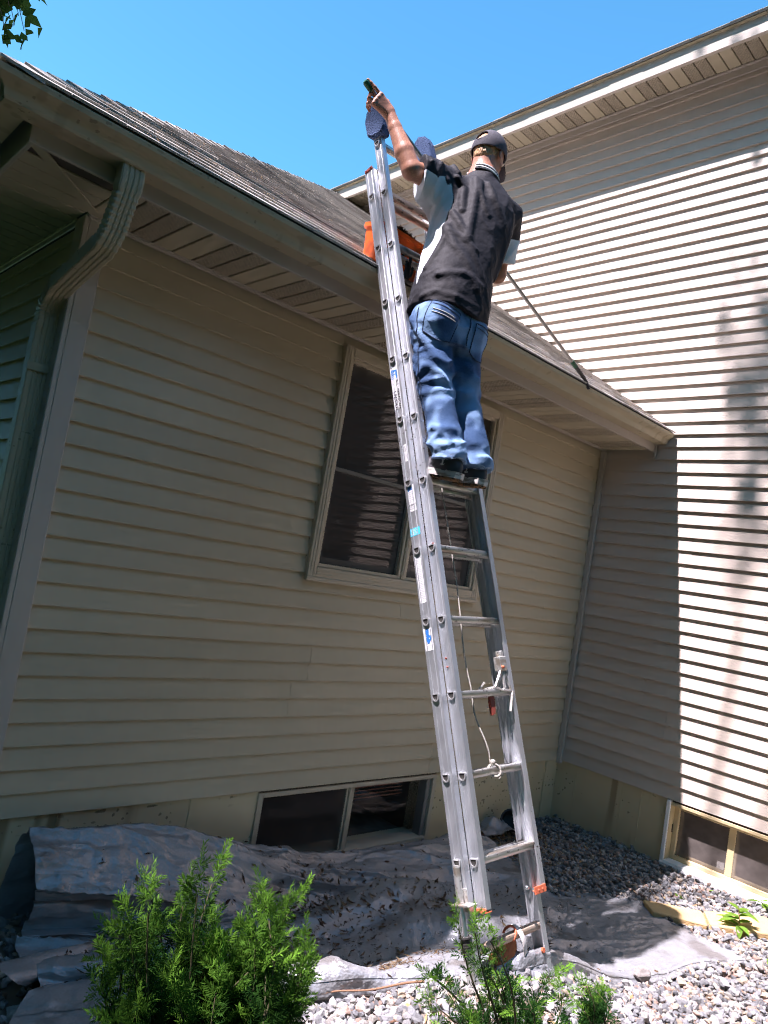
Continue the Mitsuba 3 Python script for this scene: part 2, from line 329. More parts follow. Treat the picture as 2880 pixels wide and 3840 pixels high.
gp = [(.002, 2.745), (.002, 2.662), (.088, 2.662), (.094, 2.672), (.098, 2.690), (.108, 2.703), (.128, 2.712), (.142, 2.722), (.146, 2.737), (.146, 2.741), (.130, 2.741), (.130, 2.735)]
gpoly = LineString(gp).buffer(.0012, cap_style=2, join_style=1, quad_segs=2)
def gutter(axis):
    m = prism(gpoly, 1.0); v = m.vertices.copy(); n, z, t = v[:, 0], v[:, 1], v[:, 2]
    if axis == 'x': x0 = GX-.03-n; w = np.c_[x0+(XB-.016-x0)*t, -.456-n, z]
    else: y0 = -.456-n; w = np.c_[GX-.03-n, y0+(5.0-y0)*t, z]
    m = trimesh.Trimesh(w, m.faces, process=False); m.fix_normals(); return m
GT = HA+'__gutter'
add('trough', gutter('x'), 'm_gutter', GT, smooth=35)
add('trough', gutter('y'), 'm_gutter', GT, smooth=35)
capp = Polygon(gp+[(.002, 2.745)]).buffer(.003)
add('end_cap', extr(np.array(capp.exterior.coords)+[0, 0], 'x', XB-.020, XB-.013).apply_translation((0, -.456, 0)), 'm_gutter', GT)
add('corner_strip', cat(*[bbox(GX-.150+.0, GX-.0, -.606, -.602, z0, z0+.03, .001) for z0 in ()]) if False else bbox(GX-.06, GX-.02, -.552, -.470, 2.6595, 2.6612, .0005), 'm_gutter', GT)
add('channel_end', bbox(XB-.018, XB-.004, -.470, -.452, 2.555, 2.662, .002), 'm_trim', HA)
# downspout
def ds_profile(scale=1.0):
    w, h, g = .043, .034, .004
    P = [(-w, -h), (-w+.006, -h-.003)]
    for c in (-.024, -.008, .008, .024): P += [(c-.005, -h-.003), (c-.003, -h-.003+g), (c+.003, -h-.003+g), (c+.005, -h-.003)]
    P += [(w-.006, -h-.003), (w, -h), (w+.002, h-.004), (w-.004, h)]
    for c in (.02, .0, -.02): P += [(c+.005, h), (c+.002, h-g), (c-.002, h-g), (c-.005, h)]
    P += [(-w+.004, h), (-w-.002, h-.004)]
    return np.array(P)*scale
DS = HA+'__downspout'
A0, A1 = np.array([-.131, -.497, 2.665]), np.array([-.132, -.47, 2.47])
B0, B1 = np.array([-.138, -.395, 2.375]), np.array([-.150, -.030, 2.275])
D1 = np.array([-.152, .082, 2.15]); D2 = np.array([-.152, .082, -.42])
side = np.array([1.0, 0, 0])
def crimp(path, amp, where):
    out = []
    for i in range(len(path)):
        k = 1.0+amp*(i % 2)*where(i/(len(path)-1)); out.append(ds_profile(k))
    return np.array(out)
p_a = spline([A0, A0+[0, 0, -.10], (A0+A1)/2+[0, .012, -.065], A1+[0, .035, -.045], B0, B0+(B1-B0)*.08], 31)
add('elbow', sweep(crimp(p_a, -.10, lambda s: float(.25 < s < .95)), p_a, side), 'm_gutter', DS, smooth=25)
p_b = np.array([B0+(B1-B0)*s for s in (.0, .5, 1.0)])
add('pipe', sweep(ds_profile(.965), p_b, side), 'm_gutter', DS, smooth=25)
p_c = spline([B0+(B1-B0)*.93, B1, B1+[0, .07, -.04], D1+[0, 0, .02], D1, D1+[0, 0, -.06]], 25)
add('elbow', sweep(crimp(p_c, -.10, lambda s: float(.2 < s < .9)), p_c, side), 'm_gutter', DS, smooth=25)
add('pipe', sweep(ds_profile(.97), np.array([D1+[0, 0, -.04], (D1+D2)/2, D2]), side), 'm_gutter', DS, smooth=25)
add('strap', cat(bbox(-.2, -.104, .040, .044, 1.90, 1.935, .001), bbox(-.110, -.1035, .040, .115, 1.90, 1.935, .001), bbox(-.104, -.084, .0395, .0435, 1.892, 1.943, .001)), 'm_gutter', DS)

# ---- roof of wing A
RS = np.array([0, .832, .5547]); RN = np.array([0, -.5547, .832]); RE = np.array([0, -.590, 2.758])
EXP = .125
ROOF = HA+'__roof'
HIPX0 = -.63
def roofpt(x, s, h): return np.array([x, 0, 0])+RE+RS*s+RN*h
smax = 6.6
deck = [roofpt(HIPX0+.02, 0, -.004), roofpt(XB+.05, 0, -.004), roofpt(XB+.05, 6.2, -.004), roofpt(HIPX0+.832*6.2+.02, 6.2, -.004)]
def slab(P, n, t):
    P = np.array(P); Q = P-np.array(n)*t; V = np.vstack([P, Q]); k = len(P); F = [[0, i, i+1] for i in range(1, k-1)]+[[k, k+i+1, k+i] for i in range(1, k-1)]
    for i in range(k): j = (i+1) % k; F += [[i, k+i, k+j], [i, k+j, j]]
    m = trimesh.Trimesh(V, F, process=False); m.fix_normals(); return m
add('deck', slab(deck, RN, .012), 'm_deck', ROOF)
ln = np.array([-.5547, 0, .832]); ly = 9.0
lp = [(-.60, -.590, 2.758), (HIPX0+.832*6.2, -.59+.832*6.2, 2.758+.5547*6.2), (HIPX0+.832*6.2, ly, 2.758+.5547*6.2), (-.60, ly, 2.758)]
add('deck', slab(np.array(lp)[::-1], ln, .012), 'm_shingle0', ROOF)
tiles = []
r_ = random.Random(5)
j = 0
while True:
    s0 = -.018+EXP*j; s1 = s0+EXP+.035
    xl0, xl1 = HIPX0+.832*max(s0, 0)+.0, HIPX0+.832*max(s1, 0)
    if xl0 > XB-.05: break
    x = xl0-.05-r_.uniform(0, .28)
    while x < XB-.012:
        w = r_.choice([.16, .2, .24, .28, .33, .2]); xa, xb_ = x, min(x+w-.003, XB-.012); x += w
        if xb_ <= xl0+.01: continue
        a0 = max(xa, xl0); a1 = min(max(xa, xl1), xb_); b0 = xb_; b1 = max(xb_, min(xl1, xb_))
        th = r_.choice([.009, .0105, .010, .0095]); lift = abs(r_.gauss(0, .0010)); sd = r_.uniform(-.0012, .0012)
        P = [roofpt(a0, s0+sd, .002), roofpt(b0, s0+sd, .002), roofpt(b1, s1, -.002), roofpt(a1, s1, -.002),
             roofpt(a0, s0+sd, .002+th+lift), roofpt(b0, s0+sd, .002+th+lift), roofpt(b1, s1, .001), roofpt(a1, s1, .001)]
        m = trimesh.Trimesh(np.array(P), [[0, 2, 1], [0, 3, 2], [4, 5, 6], [4, 6, 7], [0, 1, 5], [0, 5, 4], [1, 2, 6], [1, 6, 5], [2, 3, 7], [2, 7, 6], [3, 0, 4], [3, 4, 7]], process=False)
        c = (np.array(P).mean(0)-CAM); vis = (b0-a0)*abs(c@RN)/np.linalg.norm(c)**3
        tiles.append((vis, m, SH[r_.choice([0, 0, 3, 3, 1, 2])]))
    j += 1
tiles.sort(key=lambda t: -t[0])
for v, m, b in tiles[:280]: add('shingle', m, b, ROOF)
if len(tiles) > 280: add('far_shingles', cat(*[m for v, m, b in tiles[280:]]), 'm_shingle0', ROOF, kind='stuff')
# hip caps
hd = np.array([.832, .832, .5547]); hl = np.linalg.norm(hd); hd /= hl
i = 0; s = -.03
while True:
    c0 = np.array([HIPX0, -.590, 2.758])+hd*s
    if c0[0] > XB-.1: break
    c1 = c0+hd*.30; up = np.array([0, 0, 1.])
    wr = np.array([1, 0, 0])*.14; wl = np.array([0, 1, 0])*.14    # down each plane (horizontal run along the eaves)
    h0 = .016+abs(r_.gauss(0, .004)); P = [c0+wr+RN*.004, c0+up*h0, c0+wl+ln*.004, c1+wr+RN*.002, c1+up*.004, c1+wl+ln*.002]
    P2 = [p-up*.010 for p in P]
    m = trimesh.Trimesh(np.array(P+P2), [[0, 3, 4], [0, 4, 1], [1, 4, 5], [1, 5, 2], [0, 1, 7], [0, 7, 6], [1, 2, 8], [1, 8, 7], [0, 6, 9], [0, 9, 3], [2, 5, 11], [2, 11, 8], [6, 7, 10], [6, 10, 9], [7, 8, 11], [7, 11, 10]], process=False)
    m.fix_normals()
    add('hip_cap', m, SH[i % 4], ROOF); s += .145; i += 1
# seeds and twigs lying on the roof and gutter lip
def litter(n, pos, size, seed):
    R = np.random.default_rng(seed); V, F, C = [], [], []
    for _ in range(n):
        o, nn = pos(R); a = R.uniform(0, 6.28); t = np.cross(nn, [math.cos(a), math.sin(a), .3]); t /= np.linalg.norm(t); b = np.cross(nn, t)
        l, w = size*R.uniform(.5, 1.6), size*R.uniform(.12, .5); k = len(V)
        cr = R.uniform(.1, .5)*w
        V += [o-t*l, o-b*w+nn*cr, o+t*l+nn*R.uniform(0, .5)*l, o+b*w+nn*cr*.3]; F += [[k, k+1, k+2], [k, k+2, k+3]]
        c = np.array([[.16, .09, .055], [.28, .17, .08], [.08, .05, .035], [.36, .26, .14]][R.integers(4)])*R.uniform(.7, 1.2)
        C += [c]*4
    return np.array(V), np.array(F), np.array(C)
mat('m_vcol', two(prin(dict(type='mesh_attribute', name='vertex_color'), .85, spec=.2)))
def rp(R):
    u = R.beta(1, 5)*2.6; x = R.uniform(-.3, 4.3)
    return roofpt(max(x, HIPX0+.832*u+.05), u, .014), RN
v, f, c = litter(1500, rp, .008, 3)
add('roof_litter', (v, f), 'm_vcol', color=c, label='dry brown seeds and twigs scattered along the low roof edge', cat='leaf litter', kind='stuff')

# ------------------------------------------------------------------ tall wing
YB0, YB1 = -4.2, 5.6
BB = dict(y0=-.940, z0=-.455, z1=-.006)
boards(WALLB, 'y', XB, 0, 57, YB0, YB1, 'm_siding_b', top=5.79, seams=(1.9, 3))
add('sheathing', box(XB+.0245, XB+.028, YB0, YB1, -.02, 5.85), 'm_groove', WALLB)
WY0, WY1 = -2.05, -.935   # basement window well in wall B
for m in (box(XB+.022, XB+.3, WY1, YB1, FZ, .012), box(XB+.022, XB+.3, YB0, WY0, FZ, .012), box(XB+.022, XB+.3, WY0, WY1, FZ, BB['z0'])):
    add('foundation', m, 'm_concrete', HB)
for y in (-.16, -.56, -.72): add('form_seam', bbox(XB+.0185, XB+.024, y-.004, y+.004, FZ, 0, .001), 'm_concrete', HB)
BWB = uniq(HB+'__basement_window'); tag(BWB, 'basement window in a white frame at gravel level')
zf0, zf1 = BB['z0'], BB['z1']
add('buck', cat(bbox(XB-.012, XB+.035, WY1-.024, WY1+.004, zf0-.05, zf1, .003), bbox(XB-.030, XB+.02, WY0-.2, WY1, -.62, zf0+.02, .004)), 'm_white', BWB)
add('reveal', cat(bbox(XB+.002, XB+.11, WY1-.026, WY1-.020, zf0, zf1-.01, .001), bbox(XB+.0, XB+.11, WY0, WY1-.026, zf1-.03, zf1-.010, .001)), 'm_vinyl_tan', BWB)
add('reveal', bbox(XB-.02, XB+.10, WY0, WY1-.026, zf0+.0205, zf0+.03, .002), 'm_white', BWB)
yd = -1.372
fx = XB+.075
for (a, b, c, d) in ((WY1-.062, WY1-.028, zf0+.02, zf1-.02), (WY0, WY0+.03, zf0+.02, zf1-.02), (WY0+.03, WY1-.062, zf0+.028, zf0+.062), (WY0+.03, WY1-.062, zf1-.062, zf1-.026)):
    add('frame', bbox(fx, fx+.06, a, b, c, d, .003), 'm_vinyl_tan', BWB)
add('mullion', bbox(fx+.012, fx+.05, yd-.024, yd+.024, zf0+.062, zf1-.062, .003), 'm_vinyl_tan', BWB)
for (a, b, x) in ((yd+.024, WY1-.062, fx+.034), (WY0+.03, yd-.024, fx+.026)):
    add('sash', cat(bbox(x-.008, x+.012, a, b, zf0+.062, zf0+.082, .002), bbox(x-.008, x+.012, b-.018, b, zf0+.082, zf1-.062, .002)), 'm_vinyl_tan', BWB)
    add('pane', trimesh.Trimesh(np.array([[x, a, zf0+.062], [x, b, zf0+.062], [x, b, zf1-.062], [x, a, zf1-.062]]), [[0, 2, 1], [0, 3, 2]], process=False), 'm_glass', BWB)
    add('insect_screen', trimesh.Trimesh(np.array([[x-.010, a, zf0+.062], [x-.010, b, zf0+.062], [x-.010, b, zf1-.062], [x-.010, a, zf1-.062]]), [[0, 2, 1], [0, 3, 2]], process=False), 'm_screen_sunlit', BWB)
add('weep_slot', cat(bbox(fx-.003, fx+.004, yd+.05, yd+.09, zf1-.046, zf1-.036, .001), bbox(XB+.06, XB+.076, WY1-.0275, WY1-.0255, -.24, -.18, .0005)), 'm_room', BWB)
add('room', cat(box(XB+1.0, XB+1.02, WY0, WY1, -1.5, .05), box(XB+.14, XB+1.0, WY0-.02, WY0, -1.5, .05), box(XB+.14, XB+1.0, WY1, WY1+.02, -1.5, .05), box(XB+.14, XB+1.0, WY0, WY1, .03, .05), box(XB+.14, XB+1.0, WY0, WY1, -1.5, -1.48)), 'm_room', BWB)
# small thin white square between the screen and the glass
add('white_square', bbox(fx+.031, fx+.0325, yd+.035, yd+.085, zf0+.085, zf0+.135, .0005), 'm_white', BWB)
# high eave
XE = 4.020; ZB = 5.80
SB = HB+'__soffit'
soffit_panels(SB, 'y', YB0, YB1, XE+.008, XB-.03, ZB, [1, 1, 0, 0])
add('soffit_backing', box(XE, XB, YB0, YB1, ZB+.011, ZB+.014), 'm_groove', SB)
add('wall_channel', cat(bbox(XB-.028, XB+.0, YB0, YB1, ZB-.014, ZB+.004, .003), bbox(XB-.012, XB+.002, YB0, YB1, ZB-.075, ZB-.014, .003)), 'm_trim', SB)
add('fascia', cat(bbox(XE-.003, XE+.004, YB0, YB1, 5.752, 5.905, .002), bbox(XE-.003, XE+.03, YB0, YB1, 5.752, 5.758, .001)), 'm_post', HB)
add('drip_edge', bbox(XE-.030, XE+.02, YB0, YB1, 5.893, 5.899, .002), 'm_gutter', HB)
add('roof', cat(slab([(XE-.038, YB0, 5.9), (XE+3.5, YB0, 7.6), (XE+3.5, YB1, 7.6), (XE-.038, YB1, 5.9)], (-.437, 0, .9), -.014)), 'm_shingle1', HB)
def starter():
    y = YB0
    while y < YB1:
        w = r_.uniform(.16, .36); add('starter_shingle', bbox(XE-.044-r_.uniform(0, .006), XE+.1, y, y+w-.003, 5.9135, 5.9135+r_.uniform(.006, .012), .002), SH[r_.randrange(4)], HB+'__roof'); y += w
starter()
# ------------------------------------------------------------------ extension ladder
LP = np.array([1.0614, -.4438, 3.4391]); LD = np.array([-.0415, .3464, .9372]); LD /= np.linalg.norm(LD)
LR = np.array([1, -.03, 0.]); LR -= LR@LD*LD; LR /= np.linalg.norm(LR); LN = np.cross(LR, LD)
def L(m): return frame(m, LP, LR, LN, LD)
def Lp(a, b, c): return LP+a*LR+b*LN+c*LD
S_ = 0.3048
def alu_col(p, n, uv):
    sp = smoothstep(.78, .86, noise(p.x*110, p.y*110, p.z*80))*smoothstep(.55, .72, noise(p.x*6, p.y*6, p.z*2.2+5))
    st = smoothstep(.60, .80, fbm(p.x*9, p.y*9, p.z*2.2, 3))
    g = noise(p.x*500, p.y*500, p.z*500)
    c = mix((.66, .68, .71), (.52, .53, .55), .6*st+.25*g)
    return mix(c, (.10, .085, .07), sp*.85)
def alu_rough(p, n, uv): return .34+.22*fbm(p.x*30, p.y*30, p.z*10, 3)
mat('m_alu', two(prin(proc(alu_col), proc(alu_rough), .86, spec=.5)))
def rung_col(p, n, uv):
    st = smoothstep(.45, .70, fbm(p.x*9, p.y*40, p.z*40, 3))
    c = mix((.62, .61, .58), (.33, .27, .20), st*.8)
    return mix(c, (.07, .06, .05), smoothstep(.82, .88, noise(p.x*80, p.y*80, p.z*80))*.7)
mat('m_rung', two(prin(proc(rung_col), .40, .75)))
mat('m_rung_old', two(prin(proc(lambda p, n, uv: mix(mix((.42, .30, .21), (.55, .46, .38), fbm(p.x*12, p.y*50, p.z*50, 3)), (.06, .045, .035), smoothstep(.74, .82, noise(p.x*50, p.y*80, p.z*80))*.7)), .5, .35)))
mat('m_plug', two(prin((.035, .033, .03), .6)))
mat('m_plugring', two(prin((.60, .60, .60), .38, .7)))
mat('m_orange_rust', two(prin((.55, .13, .06), .6)))
mat('m_red_rust', two(prin((.22, .045, .03), .6)))
mat('m_bluecloth', two(bump(prin(proc(lambda p, n, uv: mix((.028, .048, .11), (.075, .115, .22), noise(p.x*230, p.y*230, p.z*230))), .95, spec=.1, sheen=.6), lambda p, n, uv: noise(p.x*260, p.y*260, p.z*260), .004)))
mat('m_rope', two(prin((.32, .30, .26), .8)))
mat('m_chrome', two(prin((.62, .63, .64), .22, .95)))
mat('m_rubber', two(prin((.03, .03, .03), .7)))
mat('m_white_label', two(prin(proc(lambda p, n, uv: mix((.72, .72, .72), (.56, .56, .57), fbm(p.x*60, p.y*60, p.z*60, 3))), .6)))
mat('m_blue_ink', two(prin((.03, .16, .46), .5)))
mat('m_black_ink', two(prin((.03, .03, .035), .6)))
mat('m_grey_ink', two(prin((.42, .42, .43), .6)))
mat('m_cyan', two(prin((.07, .52, .72), .5)))
LAD = thing('extension_ladder', 'aluminium extension ladder leaning on the gutter with the man standing on it', 'ladder')
def channel(a_web, inward, bc, bh, c0, c1, fl=.027, t=.0032):
    """rail: web plane at a_web, flanges pointing inward (+1/-1 along a), depth +-bh around bc"""
    s = inward; pts = [(0, -bh), (fl, -bh), (fl, -bh+.006), (fl-.003, -bh+.006), (fl-.003, -bh+t), (t, -bh+t), (t, -bh*.55), (t*.5, -bh*.45), (t*.5, bh*.45), (t, bh*.55), (t, bh-t), (fl-.003, bh-t), (fl-.003, bh-.006), (fl, bh-.006), (fl, bh), (0, bh), (0, bh*.60), (-.0016, bh*.54), (-.0016, bh*.44), (0, bh*.40), (0, -bh*.40), (-.0016, -bh*.44), (-.0016, -bh*.54), (0, -bh*.60)]
    P = Polygon([(a_web+s*x, bc+y) for x, y in pts]); m = prism(P, c1-c0); m.apply_translation((0, 0, c0)); m.fix_normals(); return L(m)
W_ = .374
FB, FH, BB_, BH = 0.0, .0262, -.0585, .0300
FTOP, FBOT, BTOP, BBOT = .20, -3.515, -.150, -3.815
R_ = {}
R_['fl'] = add('rail', channel(0, 1, FB, FH, FBOT, FTOP), 'm_alu', LAD, smooth=30)
R_['fr'] = add('rail', channel(W_, -1, FB, FH, FBOT, FTOP), 'm_alu', LAD, smooth=30)
R_['bl'] = add('rail', channel(-.030, 1, BB_, BH, BBOT+.03, BTOP), 'm_alu', LAD, smooth=30)
R_['br'] = add('rail', channel(W_+.030, -1, BB_, BH, BBOT, BTOP), 'm_alu', LAD, smooth=30)
# rungs: D section, flat side up the ladder
def dsec(r, k=14):
    a = np.linspace(0, math.pi, k); P = [(-r, .35*r), (-r*.93, .5*r), (r*.93, .5*r), (r, .35*r)]
    P += [(r*math.cos(t), .35*r-1.45*r*math.sin(t)**.8) for t in a[1:-1]]
    return P
def rung(i, a0, a1, bc, r=.0175, old=False):
    # ribs along the tread
    P = dsec(r); m = prism(P, a1-a0); v = m.vertices.copy(); m = trimesh.Trimesh(np.c_[v[:, 2]+a0, bc+v[:, 0], v[:, 1]-i*S_], m.faces, process=False); m.fix_normals()
    ribs = [bbox(a0+.012, a1-.012, bc+k*.0062-.0013, bc+k*.0062+.0013, .5*r-i*S_-.001, .5*r-i*S_+.0014, .0004) for k in (-2, -1, 0, 1, 2)]
    k = add('rung', L(cat(m, *ribs)), 'm_rung_old' if old else 'm_rung', LAD, smooth=30)
    for (aw, s) in ((a0, -1), (a1, 1)):
        ro, ri = dsec(r*1.06, 12), dsec(r*.80, 12)
        ring = prism(Polygon(ro).difference(Polygon(ri)), .007); core = prism(Polygon(ri), .004)
        def put(m, aa): v = m.vertices; q = trimesh.Trimesh(np.c_[aa+s*v[:, 2], bc+v[:, 0], v[:, 1]-i*S_], m.faces, process=False); q.fix_normals(); return L(q)
        add('end_ring', put(ring, aw), 'm_plugring', k, smooth=30); add('end_plug', put(core, aw), 'm_plug', k, smooth=30)
        # collar on the inside face
        col = prism(Polygon(dsec(r*1.22, 12)).difference(Polygon(dsec(r*.99, 12))), .010); v = col.vertices
        q = trimesh.Trimesh(np.c_[aw-s*(.004+v[:, 2]), bc+v[:, 0], v[:, 1]-i*S_], col.faces, process=False); q.fix_normals()
        add('collar', L(q), 'm_plugring', k, smooth=30)
for i in range(0, 12): rung(i, -.0016, W_+.0016, FB, old=i in (1,))
for i in range(1, 13): rung(i, -.0316, W_+.0316, BB_, old=i in (1, 12))
# fabric covers over the rail tops
for a0, s in ((0, 1), (W_, -1)):
    P = np.array([(-.050, .075), (-.056, .17), (-.040, .212), (-.004, .234), (.034, .206), (.052, .150), (.056, .060), (.040, .030), (-.020, .048)])
    m = prism(Polygon(P).buffer(.006), .052); v = m.vertices
    m = trimesh.Trimesh(np.c_[a0+s*(v[:, 2]-.014), v[:, 0]+.004, v[:, 1]], m.faces, process=False).subdivide().subdivide().subdivide(); m.fix_normals()
    trimesh.smoothing.filter_taubin(m, iterations=8)
    v = m.vertices+m.vertex_normals*(.004*(meshkit.fbm(m.vertices*55, 3, 2)-.5))[:, None]
    hem = tube([Lp(a0+s*x, b+.004, c) for x, b, c in ((-.018, -.046, .078), (-.020, -.02, .050), (-.020, .04, .030), (-.018, .058, .058), (.04, .058, .058))], .0045, 8)
    add('rail_cover', cat(L(trimesh.Trimesh(v, m.faces, process=False)), hem), 'm_bluecloth', LAD, smooth=True, label='dark blue fabric cover pulled over the %s rail top' % ('left' if s > 0 else 'right'))
# guide brackets (orange, rusty)
def brk(a, s, b0, b1, c0, c1, m): return add('guide_bracket', L(cat(bbox(a-s*.004, a+s*.03, b0, b1, c0, c0+.004, .001), bbox(a-s*.0045, a-s*.001, b0, b1, c0, c1, .001), *[L0 for L0 in [trimesh.creation.icosphere(1, .0045).apply_translation((a-s*.005, b, (c0+c1)/2)) for b in (b0+.012, b1-.012)]])), m, LAD)
brk(0, 1, -.020, .026, FBOT-.012, FBOT+.004, 'm_orange_rust'); brk(W_, -1, -.02, .026, FBOT-.012, FBOT+.004, 'm_orange_rust')
brk(-.03, 1, -.085, -.030, BTOP+.002, BTOP+.016, 'm_red_rust'); brk(W_+.03, -1, -.085, -.03, BTOP+.002, BTOP+.016, 'm_red_rust')
add('guide_bracket', L(cat(bbox(W_-.08, W_-.005, FH+.0008, FH+.005, FBOT-.012, FBOT+.016, .001), *[trimesh.creation.icosphere(1, .004).apply_translation((W_-x, FH+.005, FBOT+.002)) for x in (.03, .055)])), 'm_orange_rust', LAD)
# pull rope with a knot on the rung
cs = [-1.83, -2.04, -2.27, -2.44, -2.63, -2.74, -2.82, -2.91, -3.02]; as_ = [.149, .152, .156, .150, .143, .154, .152, .158, .178]
rp_ = spline([Lp(a, -.028 if c > -2.9 else -.005, c) for a, c in zip(as_, cs)], 60)
kn = [tube([Lp(.178+.010*math.cos(t)*(1+.2*k), .012+.024*math.cos(t*1.0+k), -10*S_-.002+.024*math.sin(t)) for t in np.linspace(0, 6.28, 24)], .0036, 7) for k in (0, .35)]
tail = tube([Lp(.178, .0, -3.01), Lp(.19, .028, -3.045), Lp(.205, .030, -3.07), Lp(.198, .014, -3.085)], .0033, 7)
add('rope', cat(tube(rp_, .0032, 7), *kn, tail, L(trimesh.creation.icosphere(2, .011).apply_translation((.176, .012, -3.018)))), 'm_rope', LAD, smooth=True)
# rung lock on the right side
def bar(p, q, w, t=.004): return tube([Lp(*p), Lp(*q)], w, 6)
lk = cat(L(bbox(.300, .345, -.006, .030, -2.66, -2.60, .003)), L(bbox(.318, .336, -.004, .026, -2.60, -2.575, .002)), bar((.305, .02, -2.66), (.255, .02, -2.725), .006), bar((.255, .02, -2.725), (.30, .02, -2.74), .005), bar((.335, .02, -2.66), (.352, .024, -2.745), .006),
         bar((.32, .02, -2.66), (.318, .02, -2.735), .007), bar((.30, .022, -2.738), (.358, .024, -2.748), .006), bar((.358, .026, -2.748), (.318, .03, -2.83), .006), bar((.255, -.055, -2.73), (.255, .02, -2.725), .005), bar((.23, -.06, -2.735), (.25, -.03, -2.70), .005))
add('rung_lock', lk, 'm_rung', LAD, smooth=30)
add('rung_lock', L(trimesh.creation.icosphere(2, .0075).apply_translation((.312, .032, -2.645))), 'm_orange_rust', LAD, smooth=True)
lev = prism(Polygon([(-.007, 0), (.009, .012), (.012, -.02), (.004, -.075), (-.012, -.082), (-.014, -.03)]).buffer(.002), .014); v = lev.vertices
add('lock_lever', L(trimesh.Trimesh(np.c_[v[:, 0]+.245, -.01+v[:, 2], v[:, 1]-2.755], lev.faces, process=False)), 'm_red_rust', LAD, label='rusty red lock lever below the rung')
# levelling leg on the left base rail, and shoe on the right
V_ = (-.048, -.052)
def cyl(a, b, c0, c1, r, n=18): return tube([Lp(a, b, c0), Lp(a, b, c1)], r, n)
add('leveller_tube', cat(cyl(*V_, -3.49, -3.365, .0125), cyl(*V_, -3.368, -3.36, .010)), 'm_rung', LAD, smooth=40)
add('leveller_bracket', L(cat(bbox(-.072, -.022, -.082, .006, -3.494, -3.489, .001), bbox(-.0335, -.0305, -.085, -.030, -3.52, -3.44, .001))), 'm_rung', LAD)
add('leveller_tube', cyl(*V_, -3.60, -3.49, .0105), 'm_chrome', LAD, smooth=40)
add('leveller_spring', cat(*[cyl(*V_, -3.640+k*.009, -3.6345+k*.009, .0165) for k in range(4)], cyl(*V_, -3.652, -3.645, .024), cyl(*V_, -3.603, -3.597, .022)), 'm_plug', LAD, smooth=40)
add('leveller_leg', L(cat(bbox(-.060, -.036, -.065, -.039, -3.86, -3.652, .003), bbox(-.0615, -.0575, -.0555, -.0485, -3.86, -3.652, .001))), 'm_rung', LAD)
sh = bbox(-.055, .055, -.085, .045, -.012, .004, .004)
gz = ground_z(*Lp(-.048, -.05, -3.86)[:2])
add('shoe', cat(frame(sh, np.array([Lp(-.02, -.05, -3.86)[0], Lp(-.048, -.05, -3.86)[1]+.02, Lp(-.048, -.05, -3.86)[2]-.004]), np.array([1, 0, 0.]), np.array([0, 1, -.1])/np.hypot(1, .1), np.array([0, .1, 1])/np.hypot(1, .1))), 'm_white', LAD, label='scuffed white foot pad of the levelling leg')
q = Lp(W_+.02, BB_, BBOT)
add('shoe', cat(frame(bbox(-.03, .03, -.075, .075, -.012, .0, .004), q+np.array([-.005, -.01, -.012]), np.array([1, 0, 0.]), np.array([0, 1, 0.]), np.array([0, 0, 1.])), L(bbox(W_-.0, W_+.027, BB_-.02, BB_+.02, BBOT-.01, BBOT+.07, .003))), 'm_rubber', LAD)
add('bolt', cat(L(trimesh.creation.cylinder(.010, .008, sections=6).apply_transform(trimesh.transformations.rotation_matrix(math.pi/2, (1, 0, 0))).apply_translation((W_-.012, BB_+BH+.002, BBOT+.075)))), 'm_orange_rust', LAD)
add('bolt', L(trimesh.creation.icosphere(1, .009).apply_translation((W_-.075, FB-.01, FBOT+.012))), 'm_chrome', LAD)
add('rivet', cat(*[L(trimesh.creation.icosphere(1, .0042).apply_translation((-.002, b, c))) for b, c in ((-.006, -2.60), (-.004, -2.635), (.008, -2.12))]), 'm_red_rust', LAD)
# ---- printed stickers on the outer face of the left base rail
AW = -.030
def LS(m, a=AW): return frame(m, LP+a*LR, LN, -LD, -LR)      # sticker plane: x = b, y = -c, z = outwards (-r)
def lab_rect(b0, b1, c0, c1, bs, h=.0008, parent=None, name='sticker', label=None):
    m = box(b0, b1, -c0, -c1, .0002, h); return add(name, LS(m), bs, parent or LAD, label=label)
def txt(s, height, b, c, bs, parent, h=.0012, bold=True, stretch=1.0, across=False):
    """lettering that reads down the rail (or across it)"""
    m = meshkit.text_mesh(s, height, .0006, bold); v = m.vertices.copy(); v[:, 0] *= stretch
    w = np.c_[b+v[:, 0], -c-v[:, 1], v[:, 2]+h] if across else np.c_[b+v[:, 1], -c+v[:, 0], v[:, 2]+h]
    m = trimesh.Trimesh(w, m.faces, process=False); q = LS(m); q.fix_normals(); return add('print', q, bs, parent)
def poly(pts, bs, parent, h=.0010, t=.0005):
    m = prism(Polygon(pts), t); m.apply_translation((0, 0, h)); q = LS(m); q.fix_normals(); return add('print', q, bs, parent)
s1 = lab_rect(-.086, -.040, -1.262, -1.470, 'm_white_label', label='white maker sticker with a blue star emblem and black lettering')
poly([(-.083, 1.318), (-.080, 1.270), (-.045, 1.280), (-.043, 1.320), (-.052, 1.322), (-.055, 1.300), (-.068, 1.300), (-.070, 1.320)], 'm_blue_ink', s1)
st = lambda cx, cy, r: [(cx+(r if i % 2 == 0 else r*.42)*math.sin(i*math.pi/5), cy-(r if i % 2 == 0 else r*.42)*math.cos(i*math.pi/5)) for i in range(10)]
poly(st(-.060, 1.291, .009), 'm_white_label', s1, h=.0016); poly(st(-.076, 1.312, .006), 'm_white_label', s1, h=.0016)
for k in range(4):
    P = [(-.082+k*.0075, 1.326+.044*t) for t in np.linspace(0, 1, 8)]; P = [(x+.0018*math.sin(i*1.5), y) for i, (x, y) in enumerate(P)]
    poly(list(LineString(P).buffer(.0012).exterior.coords), 'm_grey_ink', s1)
